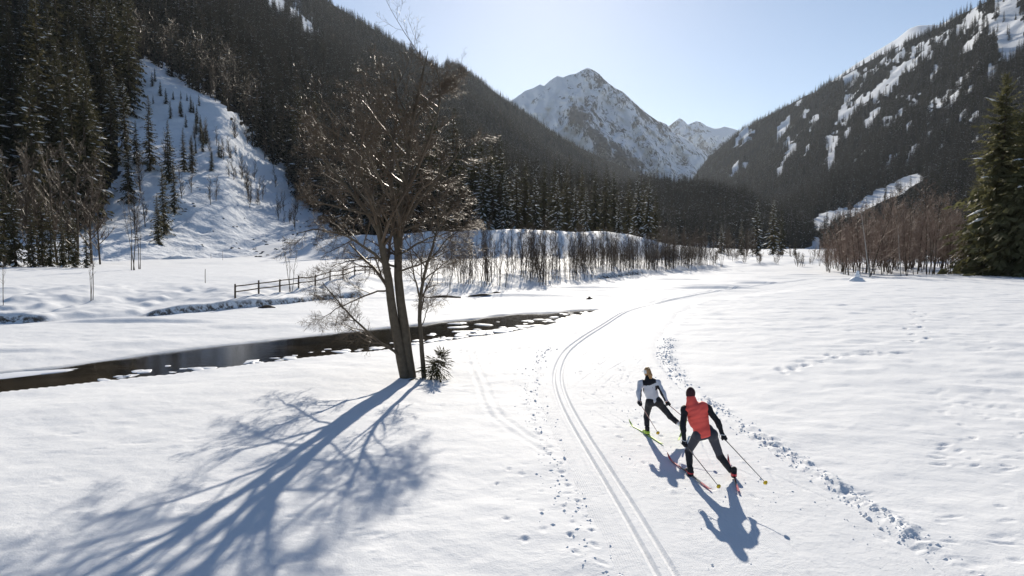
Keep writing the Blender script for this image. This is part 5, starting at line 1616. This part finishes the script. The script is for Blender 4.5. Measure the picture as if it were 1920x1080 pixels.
    if wear['kind'] == 'vest':
        net_part('shirt', root, base, arms['L'] + arms['R'] + [torso[3], torso[5]], .012, [M_BLACK], .009, .035, lambda p, d: d + .004 * vnoise(p[:, 2] * 26 + p[:, 0] * 9, p[:, 1] * 14, 9))
        def vest_x(p, d):
            d = wr(.0055, 11, 2, 4)(p, d)
            for k, sg in (('L', -1), ('R', 1)):     # arm holes
                a = J['sh' + k] + sx * sg * .012
                d = np.maximum(d, ((p - a) @ sx) * sg)
            return np.maximum(d, (hem - p) @ up_t)
        net_part('vest', root, base, torso + [('e', pel + up_t * .02, A3(shw * .40, .128 * g, .16 * g), Rt), ('c', nk - up * .02, nk + (hd - nk) * .36, .068 * g, .066 * g)], .011, [M_CORAL], .024, .05, vest_x)
    else:
        def jz(c):
            out = np.zeros(len(c), int)
            yoke = ((c - mid) @ up_t > -.055 + .05 * np.abs((c - mid) @ tx) / shw) & (np.abs((c - mid) @ tx) < shw * .42)
            out[yoke] = 1
            for k, sg in (('L', -1), ('R', 1)):
                da = np.minimum(sd_cone(c, J['sh' + k], J['el' + k], .06, .05), sd_cone(c, J['el' + k], J['wr' + k], .05, .04))
                inner = ((c - (J['sh' + k] + J['el' + k]) / 2) @ tx) * sg < -.0
                low = (c - mid) @ up_t < -.10
                dvv = (J['wr' + k] - J['sh' + k]); dvv /= np.linalg.norm(dvv); rel = c - J['sh' + k]; perp = rel - (rel @ dvv)[:, None] * dvv
                out |= ((da < .022) & (perp @ tx * sg < -.012) & low).astype(int)
                flank = ((c - mid) @ tx * sg > shw * .36) & ((c - mid) @ up_t < -.10) & ((c - mid) @ up_t > -.20) & (da > .02)
                out |= flank.astype(int)
            return out
        net_part('jacket', root, base, torso + arms['L'] + arms['R'] + [('c', nk - up * .02, nk + (hd - nk) * .28, .060 * g, .058 * g)], .0105, [M_GREYJ, M_BLACK], .013, .04, cut_hem(wr(.0045, 8, 3, 14)), jz)
        b = Bag(); box(b, mid - up_t * .12 - ft * .128 * g + tx * .03 - base, (.028, .006, .03), np.stack([tx, ft, up_t])); put('emblem', b.mesh('emblem', [M_BLACK], False), root)
    for k in 'LR':
        gl_ = net_part('glove', root, base, hands[k], .0065, [wear['glove'][0], wear['glove'][1]], .002, .012, None,
                 (lambda w, fi: (lambda c: (np.linalg.norm(c - w, axis=1) < .055).astype(int)))(J['wr' + k], J['fist' + k]))
        dw = J['fist' + k] - J['wr' + k]; dw /= np.linalg.norm(dw); x_, y_, _ = frame(dw)
        th = np.linspace(0, 6.2832, 15); c_ = J['wr' + k] + dw * .012
        b = Bag(); b.add(*tube_arrays(np.array([[c_ + x_ * (.040 * math.cos(t)) + y_ * (.040 * math.sin(t)) + dw * (.03 * math.sin(t)) for t in th]]) - base, np.full((1, 15), .007), 5))
        put('strap', b.mesh('strap', [M_WHITE]), gl_)
    if wear['kind'] == 'vest':
        net_part('hair', root, base, [('e', hd + up * .004 - f * .012, A3(.084, .100, .122) * g, Rm)], .011, [M_HAT], .002, .03,
                 lambda p, d: np.maximum(d, (p - hd) @ f - .055 - ((p - hd) @ up) * .6) + .002 * vnoise(p[:, 0] * 60, p[:, 2] * 60, 3))
    else:
        net_part('hair', root, base, [('e', hd + up * .012 - f * .012, A3(.083, .100, .120) * g, Rm), ('c', hd - f * .100 * g + up * .055 + s * .012, hd - f * .155 * g - up * .05 + s * .03, .040, .044),
                                      ('c', hd - f * .155 * g - up * .05 + s * .03, hd - f * .14 * g - up * .23 + s * .06, .044, .014)], .011, [M_HAIRB], .0, .03,
                 lambda p, d: np.maximum(d, (p - hd) @ f - .05 - ((p - hd) @ up) * .7) + .003 * np.sin(p @ s * 260))
        net_part('headband', root, base, [('e', hd + up * .004 - f * .006, A3(.088, .106, .126) * g, Rm)], .010, [M_WHITE], .001, .02,
                 lambda p, d: np.maximum(d, np.abs((p - hd) @ (up * .94 + f * .2) - .006) - .046))
    return root

# man in the coral vest
mJ = dict(head=at(1294.5, 738, 13.2), neck=at(1297, 755, 13.12), shL=at(1284, 766, 13.1), shR=at(1325.5, 764, 13.06), elL=at(1280.5, 798, 12.92), elR=at(1346, 791, 12.88),
          wrL=at(1283, 824, 12.80), wrR=at(1354, 813, 12.76), fistL=at(1284.5, 833, 12.76), fistR=at(1357.5, 822, 12.72), hipL=at(1309, 813, 13.05), hipR=at(1334, 813, 13.02),
          knL=at(1291, 846, 13.27), knR=at(1350, 855, 13.10), anL=at(1294.5, 889, 13.08), anR=at(1376, 891, 12.93), toeL=(-.19, 1), toeR=(.20, 1), zgL=0.035, zgR=0.045)
mtipL, mtipR = at(1350, 915, 11.35), at(1438, 908, 11.25)
mJ['axisL'] = mtipL - mJ['fistL']; mJ['axisR'] = mtipR - mJ['fistR']
mJ['outL'] = A3(-1, .1, .3); mJ['outR'] = A3(1, .1, .3)
mJ['footL'] = mJ['anL']
person('person in a coral red vest and grey tights skating with wide push', mJ, (-.08, 1), dict(kind='vest', scale=1.0, legs=(M_SLATE, M_TIGHT), boot=(M_REDB, M_BLACK), glove=(M_BLACK, M_BLACK), ankle=.07, hem=.045))
pole('black ski pole with yellow basket in the inner hand of the red vested skier', mJ['fistL'], mtipL, M_SHAFT)
pole('black ski pole with yellow basket in the outer hand of the red vested skier', mJ['fistR'], mtipR, M_SHAFT)
def ski_at(label, an, toe, zf, L, mats, pitch=0.0, grp=None):
    d = A3(toe[0], toe[1], 0); d /= np.linalg.norm(d); d = d + A3(0, 0, pitch); d /= np.linalg.norm(d)
    c = A3(an[0], an[1], 0) + A3(*(d[:2] * .05), 0)
    return ski(label, c + d * L * .54, c - d * L * .46, zf, mats[0], mats[1], foot_at=.46, grp=grp)
ski_at('red and black ski gliding under the bent leg of the red vested skier', mJ['anL'], mJ['toeL'], .012, 1.92, (M_SKIBLK, M_SKIRED))
ski_at('red and black ski under the stretched pushing leg of the red vested skier', mJ['anR'], mJ['toeR'], .020, 1.92, (M_SKIBLK, M_SKIRED))

# woman in the grey jacket
wJ = dict(head=at(1213.5, 697.5, 15.98), neck=at(1216, 711, 15.92), shL=at(1202, 717, 15.9), shR=at(1231.5, 716, 15.87), elL=at(1197.5, 736, 15.72), elR=at(1243, 736, 15.70),
          wrL=at(1199, 750, 15.58), wrR=at(1249, 751, 15.56), fistL=at(1200.5, 757, 15.52), fistR=at(1252.5, 758, 15.50), hipL=at(1218, 753, 15.86), hipR=at(1234, 753, 15.84),
          knL=at(1212, 780, 16.05), knR=at(1257, 781, 15.75), anL=at(1213.5, 811, 15.9), anR=at(1279, 800, 15.48), toeL=(-.25, 1), toeR=(.35, 1), zgL=0.035, zgR=0.0)
wJ['zgR'] = wJ['anR'][2] - 0.085
wtipL, wtipR = at(1235, 814, 14.25), at(1322, 816, 14.3)
wJ['axisL'] = wtipL - wJ['fistL']; wJ['axisR'] = wtipR - wJ['fistR']
wJ['outL'] = A3(-1, .1, .3); wJ['outR'] = A3(1, .1, .3); wJ['footL'] = wJ['anL']
person('person with blond ponytail in light grey jacket and black tights skating ahead', wJ, (-.10, 1), dict(kind='jacket', scale=.93, legs=(M_TIGHT, M_TIGHT), boot=(M_NEON, M_BLACK), glove=(M_BLACK, M_ORANGE), ankle=.14, hem=.02, sock=M_WHITE))
pole('reddish ski pole in the inner hand of the skier with the ponytail', wJ['fistL'], wtipL, M_SHAFTR)
pole('reddish ski pole in the outer hand of the skier with the ponytail', wJ['fistR'], wtipR, M_SHAFTR)
ski_at('neon green ski gliding under the standing leg of the ponytail skier', wJ['anL'], wJ['toeL'], .012, 1.82, (M_NEON, M_NEON))
ski_at('neon green ski lifted off the snow by the ponytail skier', wJ['anR'], wJ['toeR'], wJ['zgR'] - .035, 1.82, (M_NEON, M_NEON))
